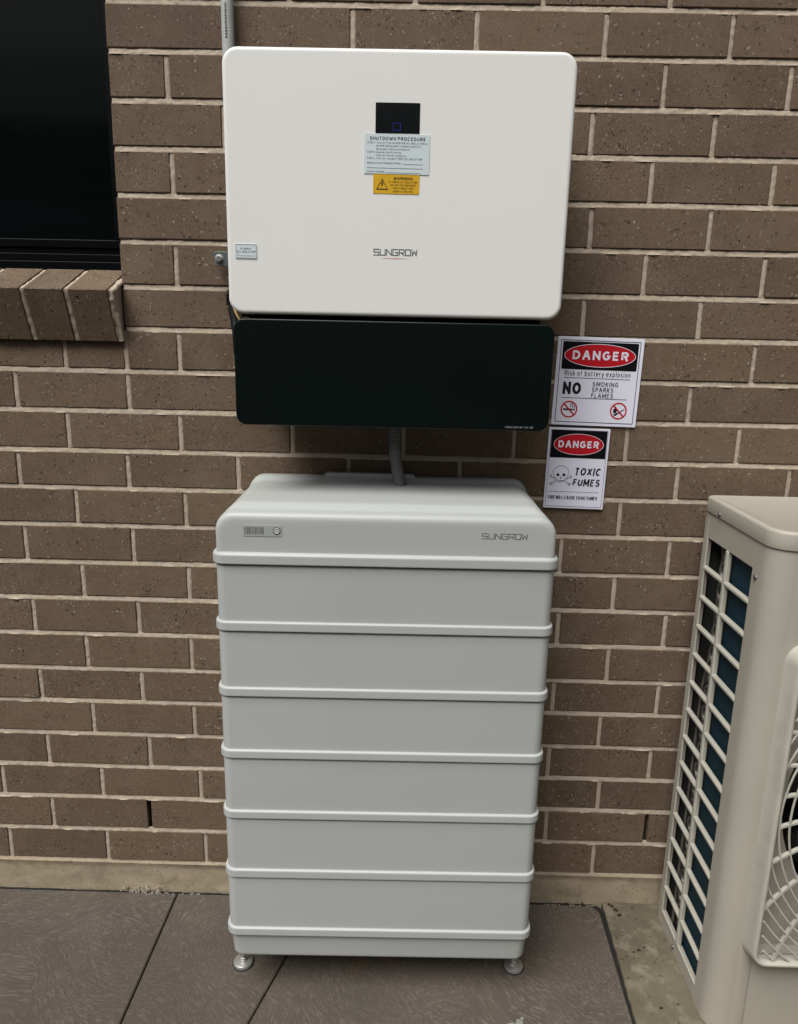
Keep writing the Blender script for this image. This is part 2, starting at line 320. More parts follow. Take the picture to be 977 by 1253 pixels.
def arc(cx, cy, rx, ry, a0, a1, n=8): return [(cx + rx * cos(radians(a0 + (a1 - a0) * i / n)), cy + ry * sin(radians(a0 + (a1 - a0) * i / n))) for i in range(n + 1)]
FONT = {
 'A': (.76, [[(0, 0), (.49, 1)], [(.51, 1), (1, 0)], [(.2, .36), (.8, .36)]]), 'B': (.60, [[(0, 0), (0, 1), (.6, 1)] + arc(.6, .76, .34, .24, 90, -90, 6) + [(.05, .52)], [(.6, .52)] + arc(.62, .26, .38, .26, 90, -90, 6) + [(0, 0)]]),
 'C': (.68, [arc(.5, .5, .5, .5, 42, 318, 14)]), 'D': (.66, [[(0, 0), (0, 1), (.42, 1)] + arc(.42, .5, .58, .5, 90, -90, 10) + [(0, 0)]]),
 'E': (.54, [[(1, 1), (0, 1), (0, 0), (1, 0)], [(0, .53), (.9, .53)]]), 'F': (.52, [[(1, 1), (0, 1), (0, 0)], [(0, .52), (.85, .52)]]),
 'G': (.72, [arc(.5, .5, .5, .5, 45, 330, 14) + [(1, .46), (.55, .46)]]), 'H': (.62, [[(0, 0), (0, 1)], [(1, 0), (1, 1)], [(0, .53), (1, .53)]]), 'I': (.001, [[(0, 0), (0, 1)]]),
 'J': (.42, [[(1, 1), (1, .3)] + arc(.5, .3, .5, .3, 0, -180, 8)]), 'K': (.60, [[(0, 0), (0, 1)], [(1, 1), (.05, .38)], [(.32, .58), (1, 0)]]), 'L': (.50, [[(0, 1), (0, 0), (1, 0)]]),
 'M': (.86, [[(0, 0), (0, 1)], [(0, 1), (.5, .15)], [(.5, .15), (1, 1)], [(1, 1), (1, 0)]]), 'N': (.66, [[(0, 0), (0, 1)], [(.02, .97), (.98, .03)], [(1, 0), (1, 1)]]), 'O': (.74, [arc(.5, .5, .5, .5, 0, 360, 18)]),
 'P': (.58, [[(0, 0), (0, 1), (.6, 1)] + arc(.6, .73, .4, .27, 90, -90, 7) + [(.05, .46)]]), 'Q': (.74, [arc(.5, .5, .5, .5, 0, 360, 18), [(.6, .25), (1, -.05)]]),
 'R': (.62, [[(0, 0), (0, 1), (.6, 1)] + arc(.6, .74, .38, .26, 90, -90, 7) + [(.05, .48)], [(.5, .48), (1, 0)]]), 'S': (.60, [arc(.5, .75, .45, .25, 30, 240, 9) + arc(.5, .25, .5, .27, 70, -150, 9)]),
 'T': (.62, [[(0, 1), (1, 1)], [(.5, 1), (.5, 0)]]), 'U': (.62, [[(0, 1), (0, .34)] + arc(.5, .34, .5, .34, 180, 360, 10) + [(1, 1)]]), 'V': (.68, [[(0, 1), (.5, 0), (1, 1)]]),
 'W': (1.0, [[(0, 1), (.26, 0)], [(.26, 0), (.5, .95)], [(.5, .95), (.74, 0)], [(.74, 0), (1, 1)]]), 'X': (.66, [[(0, 0), (1, 1)], [(0, 1), (1, 0)]]), 'Y': (.66, [[(0, 1), (.5, .45), (1, 1)], [(.5, .45), (.5, 0)]]), 'Z': (.62, [[(0, 1), (1, 1), (0, 0), (1, 0)]]),
 'a': (.46, [arc(.45, .36, .45, .36, 60, 300, 10), [(.95, .72), (.95, 0)]]), 'b': (.48, [[(.03, 1), (.03, 0)], arc(.52, .36, .46, .36, 140, -140, 10)]), 'c': (.44, [arc(.5, .36, .5, .36, 50, 310, 10)]),
 'd': (.48, [[(.97, 1), (.97, 0)], arc(.48, .36, .46, .36, 40, 320, 10)]), 'e': (.48, [[(0, .36), (1, .36)] + arc(.5, .36, .5, .36, 0, 310, 12)]), 'f': (.28, [[(.35, 0), (.35, .8)] + arc(.75, .8, .4, .2, 180, 90, 4), [(0, .68), (.9, .68)]]),
 'g': (.48, [arc(.48, .36, .46, .36, 40, 320, 10), [(.97, .72), (.97, -.1)] + arc(.5, -.1, .47, .18, 0, -150, 6)]), 'h': (.44, [[(0, 0), (0, 1)], [(0, .48)] + arc(.5, .45, .5, .27, 150, 0, 6) + [(1, 0)]]), 'i': (.001, [[(0, 0), (0, .70)], [(0, .88), (0, 1)]]),
 'j': (.15, [[(1, .7), (1, -.1), (0, -.25)], [(1, .88), (1, 1)]]), 'k': (.42, [[(0, 0), (0, 1)], [(.9, .7), (.05, .28)], [(.3, .42), (1, 0)]]), 'l': (.001, [[(0, 0), (0, 1)]]),
 'm': (.74, [[(0, 0), (0, .72)], [(0, .45)] + arc(.25, .45, .25, .27, 150, 0, 5) + [(.5, 0)], [(.5, .45)] + arc(.75, .45, .25, .27, 150, 0, 5) + [(1, 0)]]),
 'n': (.44, [[(0, 0), (0, .72)], [(0, .45)] + arc(.5, .45, .5, .27, 150, 0, 6) + [(1, 0)]]), 'o': (.50, [arc(.5, .36, .5, .36, 0, 360, 14)]), 'p': (.48, [[(.03, .72), (.03, -.28)], arc(.52, .36, .46, .36, 140, -140, 10)]),
 'q': (.48, [[(.97, .72), (.97, -.28)], arc(.48, .36, .46, .36, 40, 320, 10)]), 'r': (.26, [[(0, 0), (0, .72)], [(0, .40)] + arc(.6, .44, .6, .28, 160, 70, 4)]), 's': (.40, [arc(.5, .54, .42, .18, 30, 240, 7) + arc(.5, .18, .48, .19, 70, -150, 7)]),
 't': (.26, [[(.4, .95), (.4, .15)] + arc(.85, .15, .45, .15, 180, 270, 4), [(0, .70), (.95, .70)]]), 'u': (.44, [[(0, .72), (0, .27)] + arc(.5, .27, .5, .27, 180, 350, 6), [(1, .72), (1, 0)]]), 'v': (.46, [[(0, .72), (.5, 0), (1, .72)]]),
 'w': (.68, [[(0, .72), (.26, 0), (.5, .66), (.74, 0), (1, .72)]]), 'x': (.44, [[(0, 0), (1, .72)], [(0, .72), (1, 0)]]), 'y': (.46, [[(0, .72), (.52, 0)], [(1, .72), (.4, -.28), (.1, -.28)]]), 'z': (.42, [[(0, .72), (1, .72), (0, 0), (1, 0)]]),
 '1': (.25, [[(0, .78), (1, 1), (1, 0)]]), '2': (.52, [arc(.5, .72, .48, .28, 165, -30, 8) + [(0, 0), (1, 0)]]), '3': (.52, [arc(.48, .76, .42, .24, 150, -80, 8), arc(.48, .27, .5, .27, 80, -155, 8)]),
 '.': (.001, [[(0, 0), (0, .12)]]), ':': (.001, [[(0, 0), (0, .12)], [(0, .5), (0, .62)]]), '/': (.30, [[(0, -.05), (1, 1.02)]]), '-': (.24, [[(0, .4), (1, .4)]]), '#': (.5, [[(.3, 0), (.4, 1)], [(.7, 0), (.8, 1)], [(0, .35), (1, .35)], [(0, .68), (1, .68)]])}

class MB:
    def __init__(s): s.v = []; s.f = []
    def add(s, vs, fs):
        o = len(s.v); s.v += [tuple(p) for p in vs]; s.f += [tuple(i + o for i in f) for f in fs]; return s
    def box(s, x0, x1, y0, y1, z0, z1):
        v = [(x, y, z) for z in (z0, z1) for y in (y0, y1) for x in (x0, x1)]
        return s.add(v, [(0, 2, 3, 1), (4, 5, 7, 6), (0, 1, 5, 4), (2, 6, 7, 3), (0, 4, 6, 2), (1, 3, 7, 5)])
    def cbox(s, x0, x1, y0, y1, z0, z1, c=0.002):
        """box with every edge chamfered"""
        import itertools
        v = []; idx = {}
        X = ((x0, x1), (y0, y1), (z0, z1))
        for sg in itertools.product((0, 1), repeat=3):
            for ax in range(3):
                p = [X[k][sg[k]] for k in range(3)]
                for k in range(3):
                    if k != ax: p[k] += c if sg[k] == 0 else -c
                idx[(sg, ax)] = len(v); v.append(tuple(p))
        f = []
        for ax in range(3):
            a, b = [k for k in range(3) if k != ax]
            for e in (0, 1):
                q = []
                for (i, j) in ((0, 0), (1, 0), (1, 1), (0, 1)):
                    sg = [0, 0, 0]; sg[ax] = e; sg[a] = i; sg[b] = j; q.append(idx[(tuple(sg), ax)])
                f.append(tuple(q))
        for ax in range(3):       # edge chamfers along ax
            a, b = [k for k in range(3) if k != ax]
            for i in (0, 1):
                for j in (0, 1):
                    s0 = [0, 0, 0]; s1 = [0, 0, 0]; s0[a] = s1[a] = i; s0[b] = s1[b] = j; s1[ax] = 1
                    f.append((idx[(tuple(s0), a)], idx[(tuple(s1), a)], idx[(tuple(s1), b)], idx[(tuple(s0), b)]))
        for sg in itertools.product((0, 1), repeat=3): f.append(tuple(idx[(sg, k)] for k in range(3)))
        return s.add(v, f)
    def rings(s, rs, cap0=True, cap1=True):
        """loft closed rings of equal vertex count"""
        o = len(s.v); n = len(rs[0])
        for r in rs: s.v += [tuple(p) for p in r]
        for k in range(len(rs) - 1):
            for i in range(n):
                j = (i + 1) % n
                s.f.append((o + k * n + i, o + k * n + j, o + (k + 1) * n + j, o + (k + 1) * n + i))
        if cap0: s.f.append(tuple(o + i for i in reversed(range(n))))
        if cap1: s.f.append(tuple(o + (len(rs) - 1) * n + i for i in range(n)))
        return s
    def plate(s, cx, cz, w, h, r, y_back, y_front, fil=0.0, n=6):
        """rounded plate in the XZ plane, front face towards -Y with a filleted edge"""
        R2 = []
        def ring(inset, y): return [(p[0], y, p[1]) for p in rr(w - 2 * inset, h - 2 * inset, max(r - inset, .0005), n, cx, cz)]
        R2.append(ring(0, y_back))
        if fil > 0:
            m = 5
            for i in range(m + 1):
                a = (pi / 2) * i / m
                R2.append(ring(fil * (1 - cos(a)), y_front + fil * (1 - sin(a))))
            R2.append(ring(fil + .002, y_front))
        else: R2.append(ring(0, y_front))
        return s.rings(R2)
    def tube(s, pts, r, n=10, closed=False):
        pts = [Vector(p) for p in pts]; rs = []; up = None
        N = len(pts)
        for i, p in enumerate(pts):
            if closed: t = (pts[(i + 1) % N] - pts[i - 1]).normalized()
            else: t = (pts[min(i + 1, N - 1)] - pts[max(i - 1, 0)]).normalized()
            if up is None: up = t.orthogonal().normalized()
            up = (up - t * up.dot(t)).normalized(); bi = t.cross(up)
            rad = r[i] if isinstance(r, (list, tuple)) else r
            rs.append([p + (up * cos(2 * pi * k / n) + bi * sin(2 * pi * k / n)) * rad for k in range(n)])
        if closed:
            o = len(s.v)
            for q in rs: s.v += [tuple(p) for p in q]
            for k in range(N):
                for i in range(n):
                    j = (i + 1) % n; k2 = (k + 1) % N
                    s.f.append((o + k * n + i, o + k * n + j, o + k2 * n + j, o + k2 * n + i))
            return s
        return s.rings(rs)
    def lathe(s, prof, c=(0, 0, 0), axis='Z', n=24):
        rs = []
        for (r, h) in prof:
            ring = []
            for k in range(n):
                a = 2 * pi * k / n
                if axis == 'Z': ring.append((c[0] + r * cos(a), c[1] + r * sin(a), c[2] + h))
                elif axis == 'Y': ring.append((c[0] + r * cos(a), c[1] - h, c[2] + r * sin(a)))
                else: ring.append((c[0] - h, c[1] + r * cos(a), c[2] + r * sin(a)))
            rs.append(ring)
        return s.rings(rs)
    # flat print, in a plane facing -Y, t thick
    def poly(s, pts, y, t=0.0003):
        n = len(pts)
        return s.rings([[(p[0], y, p[1]) for p in pts], [(p[0], y - t, p[1]) for p in pts]])
    def rect(s, x0, z0, x1, z1, y, t=0.0003): return s.poly([(x0, z0), (x1, z0), (x1, z1), (x0, z1)], y, t)
    def ringflat(s, outer, inner, y, t=0.0003):
        n = len(outer); o = len(s.v)
        s.v += [(p[0], y - t, p[1]) for p in outer] + [(p[0], y - t, p[1]) for p in inner]
        s.v += [(p[0], y, p[1]) for p in outer] + [(p[0], y, p[1]) for p in inner]
        for i in range(n):
            j = (i + 1) % n
            s.f += [(o + i, o + j, o + n + j, o + n + i), (o + 2 * n + i, o + 2 * n + j, o + j, o + i), (o + n + i, o + n + j, o + 3 * n + j, o + 3 * n + i)]
        return s
    def stroke(s, pts, w, y, t=0.0003):
        for a, b in zip(pts[:-1], pts[1:]):
            a = Vector(a); b = Vector(b); d = (b - a)
            if d.length < 1e-7: continue
            d.normalize(); nrm = Vector((-d.y, d.x)) * w / 2; e = d * w / 2 * .9
            s.poly([a - e - nrm, b + e - nrm, b + e + nrm, a - e + nrm], y, t)
        return s
    def line(s, pts, w, y):
        """one mitred stroke lying in a plane facing -Y"""
        P_ = [Vector(p) for p in pts]; n = len(P_)
        closed = (P_[0] - P_[-1]).length < 1e-6
        if closed: P_ = P_[:-1]; n -= 1
        Lf, Rt = [], []
        for i in range(n):
            a = P_[i - 1] if (i or closed) else None; b = P_[(i + 1) % n] if (i < n - 1 or closed) else None
            d1 = (P_[i] - a).normalized() if a is not None else None; d2 = (b - P_[i]).normalized() if b is not None else None
            if d1 is None: d1 = d2
            if d2 is None: d2 = d1
            n1 = Vector((-d1.y, d1.x)); n2 = Vector((-d2.y, d2.x)); m_ = n1 + n2
            m_ = n1 if m_.length < .2 else m_.normalized() / max(.80, m_.normalized().dot(n1))
            Lf.append(P_[i] + m_ * w / 2); Rt.append(P_[i] - m_ * w / 2)
        o = len(s.v); s.v += [(p.x, y, p.y) for p in Lf] + [(p.x, y, p.y) for p in Rt]
        for i in range(n if closed else n - 1):
            j = (i + 1) % n; s.f.append((o + i, o + j, o + n + j, o + n + i))
        return s
    def text(s, body, x0, z0, x1, z1, y, bold=0.0, shear=0.0, space=1.0, t=0.0003):
        """lettering from drawn strokes, fitted to the box x0..x1, z0..z1 (z0 = baseline, z1 = cap height)"""
        wt = .115 + bold * 4.0; gap = (.16 + wt * .55) * space; pen = 0.; lay = []
        for ch in body:
            if ch == ' ': pen += .34 * space; continue
            wd, st = FONT[ch]; wd = wd * (1 + wt * .35)
            for q in st: lay.append([(pen + wt / 2 + p[0] * wd, p[1]) for p in q])
            pen += wd + wt + gap
        pen -= gap; sx = (x1 - x0) / pen; sz = (z1 - z0); k = 0
        for q in lay:
            pts = [(x0 + (p[0] + shear * p[1]) * sx, z0 + (wt / 2 + p[1] * (1 - wt) + (-wt / 2 if p[1] in (0, 0.0) and len(q) == 2 and abs(q[0][0] - q[1][0]) < .6 else (wt / 2 if p[1] == 1 and len(q) == 2 and abs(q[0][0] - q[1][0]) < .6 else 0))) * sz) for p in q]
            # keep the stroke weight even in both directions
            s.line(pts, wt * (.35 * min(sx, sz) + .65 * sz), y - t - .00002 * (k % 3)); k += 1
        return s
    def build(s, name, m, parent=None, smooth=True, angle=32, M=None):
        me = bpy.data.meshes.new(name); me.from_pydata(s.v, [], s.f); me.validate(); me.update()
        import bmesh
        bm = bmesh.new(); bm.from_mesh(me); bmesh.ops.recalc_face_normals(bm, faces=bm.faces); bm.to_mesh(me); bm.free()
        me.materials.append(MAT[m])
        if smooth:
            for p in me.polygons: p.use_smooth = True
            me.set_sharp_from_angle(angle=radians(angle))
        o = bpy.data.objects.new(name, me); COL.objects.link(o)
        if parent: o.parent = parent
        if M is not None: o.matrix_local = M
        return o

def empty(name, loc=(0, 0, 0), rot=(0, 0, 0), label=None, cat=None, group=None, kind=None):
    o = bpy.data.objects.new(name, None); COL.objects.link(o); o.location = loc; o.rotation_euler = rot
    o.empty_display_size = .05
    tag(o, label, cat, group, kind); return o
def tag(o, label=None, cat=None, group=None, kind=None):
    for k, v in (('label', label), ('category', cat), ('group', group), ('kind', kind)):
        if v: o[k] = v
    return o
def nz(x, y, z=0.): return noise.noise(Vector((x, y, z)))

GZ = -0.088          # patio level

# ------------------------------------------------------------------ ground
g = MB()
g.add([(-150, -150, GZ - .035), (150, -150, GZ - .035), (150, 150, GZ - .035), (-150, 150, GZ - .035)], [(0, 1, 2, 3)])
tag(g.build('ground', 'dirt', smooth=False), 'bare brown soil beyond the paved area', kind='structure')

patio = empty('patio', kind='structure', label='brown stamped concrete patio with swirled broom marks')
def slab(pts, z1=GZ, depth=.09, ch=.0025):
    """paving slab from a plan outline (ccw), arrised edge"""
    c = Vector((sum(p[0] for p in pts) / len(pts), sum(p[1] for p in pts) / len(pts)))
    n = len(pts); ins = []
    for i in range(n):
        a = Vector(pts[i - 1]); b = Vector(pts[i]); d = Vector(pts[(i + 1) % n])
        e1 = (b - a).normalized(); e2 = (d - b).normalized()
        nn = (Vector((-e1.y, e1.x)) + Vector((-e2.y, e2.x)))
        nn = nn.normalized() / max(.5, math.sqrt(max(0.05, (1 + e1.dot(e2)) / 2)))
        ins.append(b + nn * ch)
    m = MB()
    m.rings([[(p[0], p[1], z1 - depth) for p in pts], [(p[0], p[1], z1 - ch) for p in pts], [(p.x, p.y, z1) for p in ins]])
    return m.build('paving_slab', 'patio', patio, smooth=False)
Yb = -.0095
jx = lambda y: .4785 + (y + .195) * .300      # the slanting joint
j1 = lambda y: .1755 + (y + .014) * .0145      # the straight saw cut
YM = -1.26                                     # where the two meet
slab([(-3.5, -2.85), (j1(-2.85) - .0018, -2.85), (j1(Yb) - .0018, Yb), (-3.5, Yb)])
slab([(j1(YM) + .0018, YM + .02), (jx(YM + .02) - .0018, YM + .02), (jx(Yb) - .0018, Yb), (j1(Yb) + .0018, Yb)])
cr = [(1.228 - .03 + .03 * cos(a), Yb - .03 + .03 * sin(a)) for a in [pi / 2 * i / 6 for i in range(7)]]
slab([(j1(-2.85) + .0018, -2.85), (1.170, -2.85)] + cr + [(jx(Yb) + .0018, Yb), (jx(YM + .02) + .0018, YM + .02), (j1(YM) + .0018, YM + .012)])
# black compressible joint strip round the slab edge
js = MB(); path = [(-3.5, Yb + .003)] + [(x, Yb + .0035) for x in (-2, -1, 0, .5, 1.0, 1.19)]
path += [(1.228 - .03 + .0345 * cos(a), Yb - .03 + .0345 * sin(a)) for a in [pi / 2 * (6 - i) / 6 for i in range(1, 7)]]
for i in range(1, 40):
    y = Yb - .03 - i * .08; path.append((1.2325 - (.004 - y * .012) + nz(i * .7, 3) * .0015, y))
L = []
for i, p in enumerate(path):
    a = Vector(path[max(i - 1, 0)]); b = Vector(path[min(i + 1, len(path) - 1)]); d = (b - a).normalized(); nn = Vector((d.y, -d.x))
    hw = .0038 if p[0] < 1.18 else .0052 + min(.006, max(0, -p[1]) * .018)
    zt = GZ - .004
    q = Vector(p) - nn * (hw - .0038)
    L.append([(q.x + nn.x * hw, q.y + nn.y * hw, zt - .03), (q.x + nn.x * hw, q.y + nn.y * hw, zt), (q.x - nn.x * hw, q.y - nn.y * hw, zt + .002), (q.x - nn.x * hw, q.y - nn.y * hw, zt - .03)])
js.rings(L); js.build('joint_filler', 'joint_black', patio, smooth=False)

# pale concrete strip under the air conditioner: finely gridded with hollows and crumbs
pd = MB(); nx, ny = 150, 110; X0, X1, Y0, Y1 = 1.230, 2.9, -1.35, .0
gv = []
for j in range(ny + 1):
    for i in range(nx + 1):
        u = (i / nx) ** 2.0; w = j / ny
        y = Y1 + (Y0 - Y1) * w ** 1.4
        xe = 1.240 - .012 * min(1, -y / .4) - .012 * max(0, -y - .05) + .0012 * nz(y * 60, 1) + (.0015 * nz(y * 220, 5))
        x = xe + (X1 - xe) * u
        z = GZ + .004 + .0022 * nz(x * 9, y * 9) + .0008 * nz(x * 50, y * 50)
        if i == 0: z -= .05
        elif i == 1: z -= .0025
        gv.append((x, y, z))
gf = [(j * (nx + 1) + i, j * (nx + 1) + i + 1, (j + 1) * (nx + 1) + i + 1, (j + 1) * (nx + 1) + i) for j in range(ny) for i in range(nx)]
pd.add(gv, gf)
pd.box(1.2, 2.9, -2.85, -1.35, GZ - .06, GZ + .003)
tag(pd.build('concrete_path', 'pad', angle=60), 'pale weathered concrete strip under the air conditioner', kind='structure')

# footing: the edge of the house slab below the first course
ft = MB(); nx, nzz = 520, 16; fv = []
for j in range(nzz + 1):
    for i in range(nx + 1):
        x = -1.2 + 3.9 * i / nx; w = j / nzz
        z = -.0065 + (GZ - .02 + .0065) * w
        y = -.0005 - .0015 * w + .0016 * nz(x * 14, z * 30) + .0010 * nz(x * 70, z * 90)
        low = max(0, 1 - abs(w - .78) / .2)
        y -= .003 * low * max(0, nz(x * 18, 4.)) + .005 * low * max(0, nz(x * 9, 8.) - .15) + .003 * low * abs(nz(x * 130, z * 130, 2))
        if abs(x - .085) < .055: y -= .007 * low * (1 - abs(x - .085) / .055) * (0.6 + nz(x * 160, z * 160))
        if j == 0: y = .02
        if j == 1: z = -.0075; y = -.0045 + .001 * nz(x * 90, 1)
        fv.append((x, y, z))
ff = [(j * (nx + 1) + i, j * (nx + 1) + i + 1, (j + 1) * (nx + 1) + i + 1, (j + 1) * (nx + 1) + i) for j in range(nzz) for i in range(nx)]
ft.add(fv, ff)
ft.box(-4, -1.2, -.001, .02, GZ - .02, -.0065); ft.box(2.7, 5, -.001, .02, GZ - .02, -.0065)
tag(ft.build('footing', 'footing', angle=70), 'tan concrete slab edge below the first brick course', kind='structure')

# ------------------------------------------------------------------ the other side of the passage
mat('fence_paint', (0.055, 0.05, 0.045), 0.5, 0.4, var=.1); mat('render_wall', (0.10, 0.088, 0.075), 0.9, 0.2, bump=.5, bscale=60, var=.1); mat('roof_dark', (0.05, 0.048, 0.046), 0.8, 0.3)
fn = empty('boundary_fence', (0, -3.0, GZ), label='dark sheet metal boundary fence on the far side of the passage', cat='fence')
for i in range(5):
    x0 = -6 + i * 2.4; m = MB(); P_ = []
    for j in range(13):
        xx = x0 + .03 + j * .195; P_ += [(xx, -.02 if j % 2 else .012), (xx + (.15 if j < 12 else 0.0), -.02 if j % 2 else .012)]
    P_ = [p for k_, p in enumerate(P_) if k_ == 0 or p[0] > P_[k_ - 1][0] + 1e-4]
    v = []
    for p in P_: v += [(p[0], p[1], .02), (p[0], p[1], 1.90)]
    m.add(v, [(2 * k_, 2 * k_ + 2, 2 * k_ + 3, 2 * k_ + 1) for k_ in range(len(P_) - 1)])
    m.build('fence_panel', 'fence_paint', fn, smooth=False)
    m = MB(); m.cbox(x0 - .02, x0 + .02, -.035, .035, 0, 1.94, .003); m.build('post', 'fence_paint', fn, smooth=False)
    m = MB(); m.cbox(x0 + .02, x0 + 2.38, -.030, .030, 1.90, 1.94, .003); m.build('rail', 'fence_paint', fn, smooth=False)
nh = empty('neighbour_house', (0, -5.2, GZ), label='plain dull brown neighbouring house beyond the boundary fence', cat='house')
m = MB(); m.box(-7, 7, -6, 0, -.02, 3.0); m.build('wall', 'render_wall', nh, smooth=False)
m = MB(); m.add([(-7.5, .5, 3.0), (7.5, .5, 3.0), (7.5, -6.5, 3.0), (-7.5, -6.5, 3.0), (-5, -3, 4.6), (5, -3, 4.6)], [(0, 1, 5, 4), (1, 2, 5), (2, 3, 4, 5), (3, 0, 4), (0, 3, 2, 1)]); m.build('roof', 'roof_dark', nh, smooth=False)

# ------------------------------------------------------------------ brick wall
wall = empty('brick_house_wall', label='brown speckled brick house wall with cream mortar joints', cat='wall')
CL = [-.0052, .0862, .1748, .2611, .3470, .4316, .5156, .6026, .6888, .7744, .8617, .9467, 1.0292, 1.1158, 1.2009,
      1.2876, 1.3723, 1.4611, 1.5480, 1.6350, 1.7212, 1.8090, 1.8930]
while len(CL) < 32: CL.append(CL[-1] + .086)
NROW = len(CL) - 1
MEAS = {0: {-1: -.2377, 0: .0055, 1: .2492, 5: 1.2084}, 1: {-.5: -.1241, .5: .1151, 4.5: 1.0872, 5.5: 1.3303}, 2: {-1: -.2378, 0: .0041, 1: .2441, 5: 1.2076},
        3: {-.5: -.1195, .5: .1251, 4.5: 1.0808, 5.5: 1.322}, 4: {0: -.0047, 1: .2365, 5: 1.1953}, 5: {-.5: -.122, .5: .1171, 4.5: 1.0805, 5.5: 1.3231},
        6: {0: -.0062, 1: .237, 5: 1.1995}, 7: {-.5: -.122, .5: .119, 4.5: 1.079, 5.5: 1.3217}, 8: {0: -.0018, 1: .2389, 5: 1.1985}, 9: {-.5: -.1245, .5: .1176, 4.5: 1.0731, 5.5: 1.3121},
        10: {0: -.0026, 1: .2393, 5: 1.1957}, 11: {-.5: -.1229, .5: .1171, 1.5: .3587, 5.5: 1.3126, 6.5: 1.5524}, 12: {0: -.0074, 1: .2364, 5: 1.1955, 6: 1.4339},
        13: {-.5: -.1121, .5: .1288, 5.5: 1.3205}, 14: {0: -.0003, .62: .1290, 1: .242, 6: 1.4437}, 15: {4.5: 1.083, 5.5: 1.3218}, 16: {1: .2438, 5: 1.2003, 6: 1.4416},
        17: {4.5: 1.0842, 5.5: 1.3218}, 18: {1: .2446, 5: 1.1966, 6: 1.4366}, 19: {4.5: 1.072, 5.5: 1.31}, 20: {1: .2432, 5: 1.2042, 6: 1.445}, 21: {2.5: .6032, 3.5: .8393, 4.5: 1.084, 5.5: 1.323}}
XL, XR = -2.6, 4.2
REV = .130                       # reveal edge of the window opening
WIN_R0, WIN_R1, WIN_X0 = 15, 25, -1.62
def row_joints(r):
    par = 0 if r % 2 == 0 else .5
    me = MEAS.get(r, {}); js = []
    lo = int(XL / .24) - 1
    rnd = random.Random(r * 13 + 5)
    for k in range(lo, 20):
        i = k + par
        if i in me: js.append(me[i]); continue
        if me:
            kk = min(me, key=lambda q: abs(q - i)); x = me[kk] + (i - kk) * .2405
        else: x = i * .2405
        js.append(x + rnd.uniform(-.002, .002))
    js += [me[q] for q in me if q not in [k + par for k in range(lo, 20)]]
    js = sorted(x for x in js if XL < x < XR)
    return [XL] + js + [XR]
def zc(k, x): return CL[k] + .0012 * nz(x * 1.3, k * 2.7)
WEEP = [(1, .1151), (1, 1.3303), (1, -.605), (1, 2.29)]

far = MB(); nb = 0
def brick_geo(m, xa, xb, za0, za1, zb0, zb1, depth, rnd, y0=None):
    """xa..xb, bottom/top z at each end; chamfered, slightly out of true face"""
    yf = rnd.uniform(-.0016, .0008) if y0 is None else y0
    j = lambda s=.0006: rnd.uniform(-s, s)
    c = .0014
    back = [(xa, yf + depth, za0), (xb, yf + depth, zb0), (xb, yf + depth, zb1), (xa, yf + depth, za1)]
    mid = [(xa + j(), yf + c, za0 + j()), (xb + j(), yf + c, zb0 + j()), (xb + j(), yf + c, zb1 + j()), (xa + j(), yf + c, za1 + j())]
    fr = [(xa + c, yf + j(), za0 + c), (xb - c, yf + j(), zb0 + c), (xb - c, yf + j(), zb1 - c), (xa + c, yf + j(), za1 - c)]
    fr = [(p[0] + j(), p[1], p[2] + j()) for p in fr]
    m.rings([back, mid, fr])
mort = MB()
def strip(P0, P1, hw, vert=False, seed=0.):
    """mortar bead between two points: recessed on its upper edge, ragged"""
    a = Vector(P0); b = Vector(P1); n = max(2, int((b - a).length / .004)); NV = 7
    vv = []
    for i in range(n + 1):
        p = a.lerp(b, i / n)
        for k in range(NV):
            t = -1 + 2 * k / (NV - 1)              # -1 lower/left, +1 upper/right
            q = t * (hw + .0014)
            x, z = (p.x + q, p.y) if vert else (p.x, p.y + q)
            nn = nz(x * 120 + seed, z * 120) ; n2 = nz(x * 35, z * 35 + seed)
            if vert: y = .0020 + .0022 * abs(t) ** 3 - .0010 * n2 - .0012 * nn
            else: y = .0016 + (.0030 * max(0, t) ** 2) - .0016 * (t < 0) * t * -1 - .0011 * n2 - .0012 * nn
            if k in (0, NV - 1): y += .0006 - .0030 * max(0, nz(x * 28, z * 28 + 9) - .12) * 2
            vv.append((x, y, z))
    o = [(i * NV + k, (i + 1) * NV + k, (i + 1) * NV + k + 1, i * NV + k + 1) for i in range(n) for k in range(NV - 1)]
    mort.add(vv, o)
